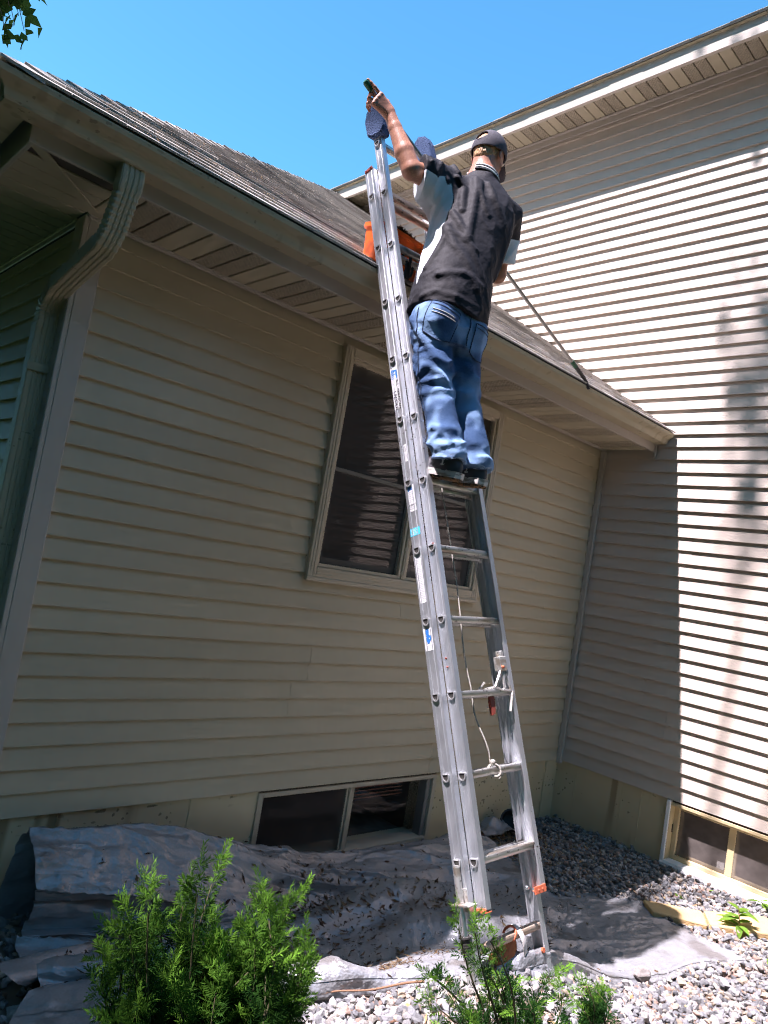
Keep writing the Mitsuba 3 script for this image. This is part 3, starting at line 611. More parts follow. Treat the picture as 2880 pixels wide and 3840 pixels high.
txt('ALL-AMERICAN', .0120, -.0565, -1.326, 'm_black_ink', s1, stretch=1.12)
txt('LADDER', .0165, -.0800, -1.378, 'm_black_ink', s1, stretch=1.05)
s2 = lab_rect(-.062, -.047, -1.650, -1.730, 'm_white_label'); txt('NEW!', .0075, -.0585, -1.655, 'm_grey_ink', s2)
for k in range(3): lab_rect(-.0600+k*.0045, -.0575+k*.0045, -1.692, -1.722, 'm_grey_ink', .0012, s2, 'print')
s3 = lab_rect(-.075, -.034, -1.842, -1.962, 'm_white_label')
poly([(-.070, 1.868), (-.068, 1.848), (-.046, 1.850), (-.046, 1.866), (-.054, 1.866), (-.055, 1.857), (-.061, 1.857), (-.062, 1.868)], 'm_blue_ink', s3)
for k in range(6): lab_rect(-.070, -.040-.006*(k % 3), -1.874-k*.0085, -1.8765-k*.0085, 'm_grey_ink', .0012, s3, 'print')
txt('A3024-2', .0070, -.0715, -1.936, 'm_black_ink', s3, bold=False, across=True, stretch=.95)
for k in range(2): lab_rect(-.070, -.040, -1.941-k*.007, -1.9445-k*.007, 'm_grey_ink', .0012, s3, 'print')
s4 = lab_rect(-.087, -.030, -2.036, -2.070, 'm_cyan', label='small cyan sticker')
for k in range(5): lab_rect(-.083, -.050+.004*(k % 2), -2.041-k*.0058, -2.0425-k*.0058, 'm_white_label', .0012, s4, 'print')
lab_rect(-.070, -.0685, -2.038, -2.068, 'm_white_label', .0012, s4, 'print')
s5 = lab_rect(-.080, -.042, -2.160, -2.362, 'm_white_label')
for k in range(26): lab_rect(-.077 if k % 2 else -.075, -.046-.008*((k*7) % 4)/3, -2.168-k*.0073, -2.1712-k*.0073, 'm_grey_ink', .0012, s5, 'print')
s6 = lab_rect(-.084, -.038, -2.468, -2.560, 'm_white_label', label='white sticker with a blue hand making an okay sign')
hand = shapely.union_all([LineString([(-.071, 2.478), (-.066, 2.500)]).buffer(.0032), LineString([(-.0640, 2.474), (-.0625, 2.498)]).buffer(.0032), LineString([(-.0565, 2.476), (-.059, 2.500)]).buffer(.0032), Polygon([(-.070, 2.498), (-.055, 2.496), (-.052, 2.515), (-.056, 2.531), (-.068, 2.532), (-.071, 2.515)]), LineString([(-.056, 2.500), (-.048, 2.503), (-.0465, 2.512), (-.054, 2.521)]).buffer(.003)])
poly(list(hand.exterior.coords), 'm_blue_ink', s6); poly(st(-.0545, 2.511, .004), 'm_white_label', s6, h=.0016)
for k in range(2): lab_rect(-.076, -.045, -2.540-k*.007, -2.542-k*.007, 'm_grey_ink', .0012, s6, 'print')

# ------------------------------------------------------------------ long gutter pole
PA, PB = np.array([3.02, -.602, 2.765]), np.array([.801, -.600, 3.555])
pd = (PB-PA)/np.linalg.norm(PB-PA); plen = np.linalg.norm(PB-PA)
mat('m_pole', two(prin(proc(lambda p, n, uv: mix((.34, .33, .31), (.24, .22, .20), fbm(p.x*14, p.y*14, p.z*14, 2))), .35, .7)))
mat('m_green', two(prin((.006, .075, .034), .4)))
mat('m_blackplastic', two(prin((.025, .025, .027), .45)))
PO = thing('gutter_pole', 'long grey metal pole held in both hands, its black tip in the gutter', 'pole')
def at(s): return PA+pd*s
add('shaft', tube([at(.20), at(1.2), at(1.2), at(plen-.04)], [.0105, .0105, .0120, .0120], 14), 'm_pole', PO, smooth=40)
add('collar', tube([at(.165), at(.17), at(.22), at(.225)], [.011, .0145, .0145, .012], 14), 'm_green', PO, smooth=40)
add('tip', cat(tube([at(.03), at(.06), at(.165)], [.010, .0125, .0135], 12), tube([at(.06), at(.03)+np.array([.02, 0, -.012]), at(0)+np.array([.015, -.01, -.045])], [.011, .010, .009], 10)), 'm_blackplastic', PO, smooth=40)
add('end_cap', tube([at(plen-.05), at(plen-.045), at(plen-.008), at(plen)], [.0125, .0155, .0150, .009], 14), 'm_green', PO, smooth=40)
# ------------------------------------------------------------------ signed distance modelling for the man
class Field:
    def __init__(s, lo, hi, h):
        s.lo, s.h = np.array(lo, float), h
        s.n = np.ceil((np.array(hi)-s.lo)/h).astype(int)+1
        s.d = np.full(s.n, .5, np.float32)
    def block(s, lo, hi):
        a = np.clip(np.floor((np.array(lo)-s.lo)/s.h).astype(int), 0, s.n-1); b = np.clip(np.ceil((np.array(hi)-s.lo)/s.h).astype(int)+1, 1, s.n)
        sl = tuple(slice(i, j) for i, j in zip(a, b))
        g = np.meshgrid(*[s.lo[k]+s.h*np.arange(a[k], b[k]) for k in range(3)], indexing='ij')
        return sl, np.stack(g, -1).astype(np.float32)
    def union(s, f, lo, hi, k=.01, sub=False):
        m = .04+2*k; sl, P = s.block(np.array(lo)-m, np.array(hi)+m)
        if 0 in P.shape: return
        e = f(P); d = s.d[sl]
        if sub: s.d[sl] = np.maximum(d, -e); return
        if k > 0:
            h = np.clip(.5+.5*(d-e)/k, 0, 1); s.d[sl] = (d+(e-d)*h)-k*h*(1-h)
        else: s.d[sl] = np.minimum(d, e)
    def cone(s, a, b, ra, rb, k=.01, flat=None):
        a, b = np.array(a, float), np.array(b, float); r = max(ra, rb)
        def f(P):
            u = b-a; t = np.clip(((P-a)@u)/(u@u+1e-12), 0, 1); q = P-a-t[..., None]*u
            if flat is not None:
                n, sc = flat; q = q+((q@n)*(1/sc-1))[..., None]*n
            return np.linalg.norm(q, axis=-1)-(ra+(rb-ra)*t)
        s.union(f, np.minimum(a, b)-r*1.5, np.maximum(a, b)+r*1.5, k)
    def ell(s, c, r, R=np.eye(3), k=.01, sub=False):
        c, r = np.array(c, float), np.array(r, float)
        def f(P):
            q = ((P-c)@np.array(R).T)/r; l = np.linalg.norm(q, axis=-1); g = np.linalg.norm(q/r, axis=-1)+1e-6
            return l*(l-1)/g
        m = max(r); s.union(f, c-m, c+m, k, sub)
    def mesh(s):
        d = s.d; sg = d < 0
        nx, ny, nz = d.shape
        occ = sum(sg[i:nx-1+i, j:ny-1+j, k:nz-1+k].astype(np.int8) for i in (0, 1) for j in (0, 1) for k in (0, 1))
        cell = (occ > 0) & (occ < 8); idx = -np.ones(cell.shape, np.int64); C = np.argwhere(cell); idx[cell] = np.arange(len(C))
        acc = np.zeros((len(C), 3)); w = np.zeros(len(C))
        for ax in range(3):
            for o in np.ndindex(2, 2):
                off = list(o); off.insert(ax, 0); A = C+off; B = A.copy(); B[:, ax] += 1
                da, db = d[tuple(A.T)], d[tuple(B.T)]; hit = (da < 0) != (db < 0)
                t = np.where(hit, da/(da-db+1e-20), 0); p = A.astype(float); p[:, ax] += t
                acc[hit] += p[hit]; w[hit] += 1
        V = acc/w[:, None]*s.h+s.lo; F = []
        for ax in range(3):
            u, v = [(1, 2), (2, 0), (0, 1)][ax]
            a = [slice(None)]*3; b = [slice(None)]*3; a[ax] = slice(0, -1); b[ax] = slice(1, None)
            ch = sg[tuple(a)] != sg[tuple(b)]; E = np.argwhere(ch); E = E[(E[:, u] > 0) & (E[:, v] > 0) & (E[:, u] < d.shape[u]-1) & (E[:, v] < d.shape[v]-1)]
            def at_(du, dv): q = E.copy(); q[:, u] -= du; q[:, v] -= dv; return idx[tuple(q.T)]
            q = np.stack([at_(1, 1), at_(0, 1), at_(0, 0), at_(1, 0)], 1); ins = sg[tuple(E.T)]
            q = np.where(ins[:, None], q, q[:, ::-1]); F.append(q)
        F = np.vstack(F); F = F[(F >= 0).all(1)]
        return trimesh.Trimesh(V, np.vstack([F[:, [0, 1, 2]], F[:, [0, 2, 3]]]), process=False)
def relax(m, it=5, lam=.5, mu=-.52):
    import scipy.sparse as sp
    e = np.vstack([m.faces[:, [0, 1]], m.faces[:, [1, 2]], m.faces[:, [2, 0]]]); e = np.vstack([e, e[:, ::-1]]); n = len(m.vertices)
    A = sp.coo_matrix((np.ones(len(e)), (e[:, 0], e[:, 1])), (n, n)).tocsr(); A.data[:] = 1; dg = np.maximum(np.asarray(A.sum(1)).ravel(), 1); v = m.vertices.copy()
    for _ in range(it):
        for l in (lam, mu): v = v+l*((A@v)/dg[:, None]-v)
    return trimesh.Trimesh(v, m.faces, process=False)
def keep_big(m, frac=.02):
    p = m.split(only_watertight=False); big = max(len(q.faces) for q in p); return trimesh.util.concatenate([q for q in p if len(q.faces) > frac*big])
def n3(v): v = np.array(v, float); return v/np.linalg.norm(v)
def vfold(P, pts, width, amp):
    """raised fold along a polyline"""
    best = np.full(P.shape[:-1], 9., np.float32)
    for a, b in zip(pts[:-1], pts[1:]):
        a, b = np.array(a), np.array(b); u = b-a; t = np.clip(((P-a)@u)/(u@u), 0, 1); best = np.minimum(best, np.linalg.norm(P-a-t[..., None]*u, axis=-1))
    return amp*np.exp(-(best/width)**2)
def loft(zs, cs, ws, ds, angs):
    zs = np.array(zs); cs = np.array(cs); 
    def f(P):
        z = P[..., 2]; zz = np.clip(z, zs[0], zs[-1]); I = lambda a: np.interp(zz, zs, a).astype(np.float32)
        x, y = P[..., 0]-I(cs[:, 0]), P[..., 1]-I(cs[:, 1]); a = np.radians(I(angs)); w, d = I(ws), I(ds)
        u = x*np.cos(a)+y*np.sin(a); v = -x*np.sin(a)+y*np.cos(a)
        l = (np.abs(u/w)**2.3+np.abs(v/d)**2.3)**(1/2.3); e = (l-1)*np.minimum(w, d)
        o = np.maximum(zs[0]-z, z-zs[-1]); return np.maximum(e, 0)*0+np.where(o > 0, np.sqrt(np.maximum(e, 0)**2+o**2), e)
    return f
J = dict(shL=(1.272, -.76, 3.235), elL=(1.030, -.775, 3.178), wrL=(.940, -.655, 3.447), shR=(1.635, -.865, 3.215), elR=(1.722, -.80, 2.945), neck=(1.495, -.795, 3.36), head=(1.535, -.775, 3.505),
         hipL=(1.165, -.925, 2.46), hipR=(1.325, -.965, 2.46), knL=(1.185, -1.02, 2.14), knR=(1.355, -1.03, 2.16), anL=(1.185, -1.165, 1.83), anR=(1.365, -1.165, 1.835))
J = {k: np.array(v) for k, v in J.items()}
PB2 = np.array([.801, -.600, 3.555]); pd2 = n3(PB2-PA)
MAN = thing('person', 'man in black and white polo, jeans and grey cap standing on the ladder', 'person')
# ---- head frame: looking along fd, down towards the pole tip
fd = n3((.955, .235, -.33)); sdv = n3(np.cross(fd, (0, 0, 1))); ud = np.cross(sdv, fd); HR = np.array([sdv, fd, ud])   # rows: right, forward, up
def Hd(x, y, z): return J['head']+x*sdv+y*fd+z*ud
bf = Field((.72, -1.0, 2.82), (1.98, -.44, 3.68), .0035)
bf.ell(Hd(0, -.008, .028), (.074, .093, .088), HR, 0)
bf.ell(Hd(0, .030, -.030), (.060, .062, .072), HR, .03)
bf.ell(Hd(0, .050, -.078), (.038, .038, .030), HR, .03)           # chin
bf.cone(Hd(0, .094, .004), Hd(0, .108, -.026), .009, .013, .012)      # nose
for s in (-1, 1):
    bf.ell(Hd(s*.031, .082, .012), (.013, .010, .009), HR, .004)   # eye
    bf.ell(Hd(s*.078, -.012, -.004), (.009, .020, .031), HR, .006)  # ear
    bf.ell(Hd(s*.083, -.006, .0), (.005, .011, .018), HR, 0, sub=True)
bf.cone(Hd(-.022, .083, -.055), Hd(.022, .083, -.055), .007, .007, .006)  # mouth
bf.cone(Hd(0, -.025, -.06), J['neck']+[0, 0, -.03], .056, .064, .03)
bf.cone(J['neck']+[0, 0, -.04], (1.45, -.82, 3.10), .085, .12, .06); bf.cone(J['shL'], J['shR'], .06, .06, .05)
bf.cone(J['shL'], J['elL'], .058, .0465, .012); bf.cone(J['shR'], J['elR'], .056, .046, .03)
def forearm(el, wr):
    m = el+(wr-el)*.32; bf.cone(el, m, .0455, .0465, .008); bf.cone(m, el+(wr-el)*.75, .0465, .032, .008); bf.cone(el+(wr-el)*.75, wr, .032, .0285, .008)
forearm(J['elL'], J['wrL'])
# ---- left hand: index laid along the pole, the other fingers curled round it
def hand(W, h, a, l, curl, length=1.0):
    """W wrist, h pointing direction, a out of the palm, l from index to little finger"""
    h, a = n3(h), n3(a-h*(a@h)/(h@h)); l = n3(l-h*(l@h)-a*(l@a))
    g = lambda x, y, z: W+x*l+y*h+z*a
    for x0, x1, t in ((-.020, -.030, .016), (-.006, -.010, .0165), (.008, .011, .016), (.018, .030, .014)):
        bf.cone(g(x0*.8, .012, -.002), g(x1, .088-.10*max(x1, 0)-.03*max(-x1-.02, 0), 0), t*1.05, t*.86, .016)
    L_ = [(.043, .026, .021), (.047, .030, .022), (.043, .028, .021), (.034, .021, .019)]
    for f, (x, ln) in enumerate(zip((-.031, -.0105, .0105, .031), L_)):
        p = g(x, .090-.10*max(x, 0)-.03*max(-x-.02, 0), 0); ang = 0; r = (.0092, .0095, .0090, .0080)[f]
        for s_, (seg, c) in enumerate(zip(ln, curl[f])):
            ang += math.radians(c); q = p+seg*(math.cos(ang)*h+math.sin(ang)*a)+l*(.0015*(f-1.2))
            bf.cone(p, q, r*(1-.08*s_), r*(1-.08*(s_+1)), .005); p = q
        bf.cone(g(x, .090-.10*max(x, 0), -.006), g(x, .086-.10*max(x, 0), -.004), .0085, .008, .006)   # knuckle
    p0, p1, p2, p3 = g(-.022, .020, .006), g(-.042, .050, .016), g(-.040, .078, .030), g(-.030, .098, .036)
    bf.cone(p0, p1, .0165, .0125, .014); bf.cone(p1, p2, .0118, .0105, .006); bf.cone(p2, p3, .0105, .0088, .005)
lv = np.array([-.47, .51, -.72])
hL = n3(PB2-np.array([.012, .0, .012])-J['wrL'])
hand(J['wrL']+.0*hL, hL, np.array([.62, .74, -.12]), lv, [(2, 6, 4), (34, 62, 40), (44, 66, 44), (52, 64, 44)])
# ---- right hand: closed round the pole in front of the chest
gp_ = PA+(PB2-PA)*.525
wrR = gp_+np.array([-.03, -.075, -.035]); forearm(J['elR'], wrR)
hr = n3(gp_-wrR+np.array([0, 0, .02])); hand(wrR-.02*hr, n3((-.1, 1, .45)), n3((.25, -.2, -1)), -pd2, [(55, 75, 55), (60, 78, 55), (62, 78, 55), (64, 76, 55)])
body = keep_big(bf.mesh(), .05)
body = relax(body, 10)
def skin_col(p, n, uv):
    a = fbm(p.x*18, p.y*18, p.z*18, 3); hair = smoothstep(.55, .75, noise(p.x*260, p.y*260, p.z*120))*smoothstep(1.2, 1.05, p.x)*smoothstep(.9, .96, p.x)
    c = mix((.34, .145, .09), (.44, .215, .14), a)
    return mix(c, (.55, .31, .18), hair*.35)
mat('m_skin', two(bump(prin(proc(skin_col), .48, spec=.4), lambda p, n, uv: noise(p.x*300, p.y*300, p.z*150)*.6+fbm(p.x*60, p.y*60, p.z*60, 2)*.4, .0005)))
add('body', body, 'm_skin', MAN, smooth=True)
# ---- hair (nape and the patch in the cap opening) and cap
hf = Field(J['head']-.16, J['head']+.16, .004)
hf.ell(Hd(0, -.011, .030), (.0765, .0935, .090), HR, 0)
hf.cone(Hd(0, -.046, -.020), Hd(0, -.046, -.036), .054, .050, .02)
def cutp(f, o, nrm, keep=1):
    sl, P = f.block(f.lo, f.lo+f.h*f.n); e = ((P-o)@nrm).astype(np.float32); f.d[sl] = np.maximum(f.d[sl], -keep*e)
cutp(hf, Hd(0, .018, 0), -fd); 
hm = keep_big(hf.mesh()); hv = hm.vertices+hm.vertex_normals*(.004*(meshkit.noise(hm.vertices*np.array([160, 160, 70]), 4)-.5))[:, None]
mat('m_hair', two(bump(prin(proc(lambda p, n, uv: mix((.26, .13, .055), (.56, .33, .16), noise(p.x*190, p.y*190, p.z*60))), .55, spec=.5), lambda p, n, uv: noise(p.x*320, p.y*320, p.z*70), .004)))
add('hair', trimesh.Trimesh(hv, hm.faces, process=False), 'm_hair', MAN, smooth=True)
cf = Field(J['head']-.17, J['head']+.19, .0028)
cf.ell(Hd(0, -.008, .022), (.0905, .1085, .120), HR, 0)
bn = n3(ud-.38*fd)                                      # band plane, lower at the back
cutp(cf, Hd(0, -.012, .010), bn)
cf.ell(Hd(0, -.010, .018), (.0835, .1015, .1135), HR, 0, sub=True)
op = Hd(-.012, -.10, .046); cf.ell(op, (.037, .06, .029), HR, 0, sub=True)
cap = keep_big(cf.mesh()); cap = relax(cap, 4)
def cap_col(p, n, uv):
    w = dr.abs((p.x+p.z)*180-dr.floor((p.x+p.z)*180)-.5)
    return mix((.055, .052, .062), (.115, .11, .125), w*1.2*noise(p.x*40, p.y*40, p.z*40)+.2*noise(p.x*400, p.y*400, p.z*400))
mat('m_cap', two(prin(proc(cap_col), .85, spec=.2, sheen=.3)))
CAP = MAN+'__cap'
add('crown', cap, 'm_cap', CAP, smooth=True)
brm = []
for t in np.linspace(-1, 1, 25):
    for r in np.linspace(0, 1, 8):
        x = .083*t; y0 = .092*math.sqrt(max(0, 1-(.083*t/.092)**2))-.004; y = y0+r*(.075*(1-abs(t)**3)+.002); brm.append(Hd(x, y, .018-.30*x*x/.083-.14*r*.075))
bm = trimesh.Trimesh(np.array(brm), [f for i in range(24) for k in range(7) for f in ([i*8+k, i*8+k+1, i*8+k+9], [i*8+k, i*8+k+9, i*8+k+8])], process=False)
bm2 = trimesh.Trimesh(bm.vertices-ud*.004, bm.faces[:, ::-1], process=False)
add('brim', cat(bm, bm2), 'm_cap', CAP, smooth=True)
stp = [Hd(.062*math.sin(t)-.004, -.009-.1005*math.cos(t), .010) for t in np.linspace(-1.0, .9, 16)]
add('strap', sweep(np.array([(-.0025, -.008), (.0025, -.008), (.0025, .008), (-.0025, .008)]), np.array(stp), ud*1.0+fd*0), 'm_cap', CAP, smooth=30)
# ---- polo shirt
sf = Field((.94, -1.16, 2.44), (1.86, -.58, 3.46), .006)
zs = [2.44, 2.60, 2.75, 2.92, 3.06, 3.16, 3.24, 3.30, 3.345]
cs = [(1.265, -.935), (1.275, -.925), (1.305, -.905), (1.365, -.875), (1.420, -.850), (1.445, -.835), (1.463, -.825), (1.475, -.815), (1.487, -.805)]
ws = [.194, .190, .182, .188, .205, .205, .180, .125, .080]
ds = [.176, .168, .156, .152, .150, .142, .118, .095, .075]
an = [-4, -6, -10, -16, -20, -21, -21, -21, -21]
sf.union(loft(zs, cs, ws, ds, an), (1.0, -1.15, 2.44), (1.85, -.6, 3.36), 0)
def sleeve(sh, el, t, r0, r1):
    c = sh+(el-sh)*t; sf.cone(sh+[0, 0, -.01], c, r0, r1, .05)
    def f(P): return np.linalg.norm(P-c, axis=-1)
    return c, n3(el-sh)
cL, nL = sleeve(J['shL'], J['elL'], .74, .092, .086); nL = n3((-.86, .45, -.12)); cR, nR = sleeve(J['shR'], J['elR'], .80, .088, .082)
sf.cone(J['shL']+[.0, -.0, -.10], cL+[.03, 0, -.045], .075, .060, .06)       # cloth hanging under the raised arm
sf.cone(J['neck']+[-.02, -.004, -.045], J['neck']+[.008, 0, .012], .078, .073, .03)
P_ = sf.block(sf.lo, sf.lo+sf.h*sf.n)[1]
folds = [([(1.249, -0.869, 3.229), (1.281, -0.887, 3.189), (1.264, -0.906, 3.12), (1.255, -.925, 3.05)], .013, .020), ([(1.348, -0.894, 3.265), (1.333, -0.921, 3.205), (1.3, -0.95, 3.092), (1.245, -1.0, 2.891)], .017, .020), ([(1.245, -1.0, 2.891), (1.271, -1.038, 2.8), (1.327, -1.071, 2.686), (1.36, -1.08, 2.58)], .012, .015),
         ([(1.217, -0.9, 3.031), (1.226, -0.961, 2.957), (1.246, -0.998, 2.896)], .014, .014), ([(1.177, -0.913, 2.934), (1.187, -0.979, 2.833), (1.229, -1.042, 2.749), (1.268, -1.084, 2.637)], .018, .018), ([(1.18, -0.94, 2.915), (1.22, -0.985, 2.885), (1.275, -1.035, 2.84)], .011, .011),
         ([(1.408, -0.93, 3.257), (1.412, -0.974, 3.178), (1.434, -0.994, 3.123), (1.47, -1.0, 3.05)], .018, .014), ([(1.368, -0.909, 3.26), (1.341, -0.942, 3.186), (1.347, -0.968, 3.126), (1.37, -.99, 3.06)], .012, .012), ([(1.27, -0.849, 3.267), (1.259, -0.816, 3.31)], .012, .012),
         ([(1.08, -0.858, 3.225), (1.101, -0.843, 3.177)], .010, .010), ([(1.15, -0.845, 3.255), (1.117, -0.858, 3.189)], .010, .010), ([(1.106, -0.9, 2.705), (1.135, -0.92, 2.786), (1.179, -0.929, 2.902)], .014, .010), ([(1.075, -0.938, 2.55), (1.099, -0.999, 2.575), (1.16, -1.072, 2.56), (1.3, -1.09, 2.55)], .012, .010),
         ([(1.219, -0.78, 3.043), (1.184, -0.80, 2.886), (1.113, -0.864, 2.715)], .014, .014), ([(1.125, -0.855, 3.169), (1.131, -0.838, 3.123), (1.167, -0.809, 3.085)], .012, .010), ([(1.192, -0.857, 3.186), (1.184, -0.839, 3.102), (1.203, -0.80, 3.039)], .014, .012), ([(1.55, -.97, 3.15), (1.52, -1.0, 2.98), (1.45, -1.02, 2.78)], .02, .012), ([(1.10, -.99, 2.66), (1.2, -1.06, 2.69), (1.3, -1.08, 2.66)], .016, .010)]
for pts, w, a in folds: sf.d -= vfold(P_, pts, w, a*1.7)
q = np.stack([P_[..., 0]*5+P_[..., 2]*3, P_[..., 1]*6, P_[..., 2]*4-P_[..., 0]*7], -1); sf.d -= .009*(meshkit.fbm(q*1.5, 3, 5)-.5)
q2 = np.stack([P_[..., 0]*7+P_[..., 2]*5, P_[..., 1]*7, P_[..., 2]*3.2-P_[..., 0]*6], -1); sf.d -= .006*(1-np.abs(2*meshkit.noise(q2*1.25, 15)-1))**3
hemz = 2.515-.03*(P_[..., 0]-1.1)+.012*np.sin(P_[..., 0]*21+P_[..., 1]*9)
sf.d = np.maximum(sf.d, hemz-P_[..., 2])
sf.d = np.where((np.linalg.norm(P_-cL, axis=-1) < .2) & (P_[..., 0] < 1.2), np.maximum(sf.d, (P_-cL)@nL), sf.d)
sf.d = np.where((np.linalg.norm(P_-cR, axis=-1) < .13) & (P_[..., 2] < 3.05) & (P_[..., 0] > 1.60), np.maximum(sf.d, (P_-cR)@nR), sf.d)
nk = n3((.18, .10, 1)); sf.d = np.maximum(sf.d, (P_-(J['neck']+[0, 0, .018]))@nk)
sf.d = sf.d.astype(np.float32)
shm = keep_big(sf.mesh()); shm = relax(shm, 2)
sv = shm.vertices
# sewn panels: white side and sleeve underside, dark body
ur = n3(J['elR']-J['shR']); shR_ = J['shR']
def shirt_col(p, n, uv):
    sy = dinterp(p.z, [2.633, 2.67, 2.71, 2.79, 2.857, 2.904, 2.967, 3.04, 3.12, 3.18, 3.244], [-.872, -.876, -.890, -.905, -.912, -.908, -.893, -.883, -.871, -.861, -.849])
    fy = dinterp(p.z, [2.63, 2.73, 3.0, 3.2], [-.868, -.828, -.775, -.70])
    zs_ = 3.178+.50*dr.maximum(0, p.x-1.12)+.30*(p.y+.84)
    e = .0015; st = lambda v: smoothstep(-e, e, v)
    side = st(p.y-sy)*st(fy-p.y)*st(1.30-p.x)*st(zs_-p.z)*st(p.z-2.632)
    slv = st(1.262-p.x)*st(zs_-p.z)*st(p.z-3.03)*st(p.y-sy)
    tR = (p.x-float(shR_[0]))*float(ur[0])+(p.y-float(shR_[1]))*float(ur[1])+(p.z-float(shR_[2]))*float(ur[2])
    dR = dr.sqrt(dr.maximum(0, dr.square(p.x-float(shR_[0]))+dr.square(p.y-float(shR_[1]))+dr.square(p.z-float(shR_[2]))-dr.square(tR)))
    rs = st(tR-.115)*st(.118-dR)*st(p.x-1.60)
    w = dr.maximum(dr.maximum(side, slv), rs); pipe = smoothstep(.004, .002, dr.abs(p.y-sy))*st(1.30-p.x)*st(3.24-p.z)*st(p.z-2.63)
    g = noise(p.x*500, p.y*500, p.z*500)
    return mix(mi.Color3f(.0085, .0080, .0115)*(.8+.4*g), mi.Color3f(.60, .64, .67)*(.95+.1*g), w)
mat('m_shirt', two(bump(prin(proc(shirt_col), .74, spec=.3, sheen=.12), lambda p, n, uv: fbm(p.x*45, p.y*45, p.z*45, 3), .003)))
add('polo_shirt', shm, 'm_shirt', MAN, smooth=True)
mat('m_collar', two(prin((.03, .03, .034), .8))); mat('m_collar_w', two(prin((.7, .72, .70), .7)))
ck = [J['neck']+np.array([.0, .0, .014])+.079*np.array([math.cos(t), math.sin(t), 0])+np.array([0, 0, -.018*math.cos(t)]) for t in np.linspace(-2.9, 2.2, 36)]
for k, (o, m) in enumerate(((-.030, 'm_collar'), (-.019, 'm_collar_w'), (-.011, 'm_collar'), (-.003, 'm_collar_w'))):
    P = np.array([c+(c-J['neck'])*np.array([1, 1, 0])*(-.10*(o+.03)/.03+.10)+np.array([0, 0, o+.012]) for c in ck])
    add('collar_band', sweep(np.array([(-.0015, -.0058), (.0015, -.0058), (.0015, .0058), (-.0015, .0058)]), P, np.array([0, 0, 1.])*0+np.array([.0, .0, 1.]) if False else np.array([.3, .2, .0])) if False else tube(P, .0062, 8), m, MAN+'__polo_shirt', smooth=True)
# ---- jeans
jf = Field((.98, -1.32, 1.74), (1.62, -.76, 2.66), .006)
jz = [2.36, 2.44, 2.52, 2.60, 2.66]; jc = [(1.250, -.960), (1.248, -.955), (1.250, -.945), (1.252, -.935), (1.255, -.93)]
jf.union(loft(jz, jc, [.145, .160, .160, .150, .145], [.125, .136, .136, .120, .11], [-8]*5), (1.05, -1.15, 2.34), (1.5, -.78, 2.66), 0)
for h, k_, a_, hh in (('hipL', 'knL', 'anL', -1), ('hipR', 'knR', 'anR', 1)):
    H, K, A = J[h], J[k_], J[a_]
    jf.cone(H+[hh*-.004, -.018, .0], K+(H-K)*.35, .094, .082, .035); jf.cone(K+(H-K)*.35, K, .084, .072, .03); jf.cone(K, A+(K-A)*.30, .072, .070, .03); jf.cone(A+(K-A)*.30, A+[0, 0, -.012], .072, .075, .02)
    jf.ell(H+[hh*.01, -.066, .0], (.080, .068, .085), np.eye(3), .05)
P_ = jf.block(jf.lo, jf.lo+jf.h*jf.n)[1]
z = P_[..., 2]; x = P_[..., 0]; y = P_[..., 1]
left = x < 1.30
wr_ = .5+.5*np.sin(z*62+3.2*np.sin(x*16+y*9)+5*meshkit.noise(P_*np.array([7, 7, 5]), 8))
gate = np.exp(-((z-2.20)/.10)**2)*.9+np.exp(-((z-1.87)/.07)**2)*1.3+np.exp(-((z-2.38)/.05)**2)*.5
q3 = np.stack([x*9+z*4, y*9, z*15-x*5], -1); jf.d -= (.004*(1-np.abs(2*meshkit.noise(q3*1.2, 25)-1))**3).astype(np.float32)
jf.d -= (.008*gate*(wr_-.5)+.010*(meshkit.fbm(P_*np.array([9, 9, 14]), 3, 11)-.5)).astype(np.float32)
for pts, w, a in [([(1.078, -0.892, 2.457), (1.073, -0.959, 2.383), (1.085, -1.001, 2.333), (1.112, -1.058, 2.266), (1.165, -1.08, 2.25)], .012, .018), ([(1.093, -0.932, 2.312), (1.085, -0.974, 2.296), (1.10, -1.01, 2.31)], .010, .012), ([(1.109, -0.927, 2.268), (1.091, -1.013, 2.230), (1.13, -1.063, 2.24), (1.19, -1.08, 2.27)], .011, .015),
     ([(1.097, -0.979, 2.184), (1.089, -1.006, 2.214), (1.1, -1.035, 2.224), (1.129, -1.083, 2.203), (1.17, -1.10, 2.165)], .011, .015), ([(1.108, -0.984, 2.156), (1.107, -1.059, 2.165), (1.14, -1.09, 2.18)], .010, .012), ([(1.11, -1.005, 2.106), (1.117, -1.073, 2.117), (1.182, -1.108, 2.134)], .012, .007), ([(1.104, -1.109, 1.952), (1.116, -1.161, 1.946), (1.16, -1.187, 1.956)], .012, .010),
     ([(1.113, -1.119, 1.895), (1.114, -1.156, 1.928), (1.133, -1.215, 1.892)], .011, .013), ([(1.119, -1.082, 1.88), (1.112, -1.187, 1.869), (1.185, -1.23, 1.90), (1.25, -1.2, 1.92)], .011, .017), ([(1.112, -1.15, 1.855), (1.15, -1.226, 1.846), (1.22, -1.23, 1.855)], .010, .014), ([(1.27, -1.20, 1.90), (1.324, -1.235, 1.92), (1.40, -1.23, 1.90)], .012, .013), ([(1.30, -1.22, 1.868), (1.346, -1.24, 1.877), (1.43, -1.21, 1.86)], .011, .014),
     ([(1.203, -1.094, 2.221), (1.285, -1.075, 2.216), (1.37, -1.10, 2.235)], .014, .008), ([(1.296, -1.084, 2.278), (1.36, -1.10, 2.242)], .012, .007), ([(1.26, -1.107, 2.142), (1.33, -1.10, 2.17), (1.40, -1.08, 2.19)], .012, .007)]:
    jf.d -= vfold(P_, pts, w*1.15, a*(1.3 if pts[0][2] > 2.0 else .85)).astype(np.float32)
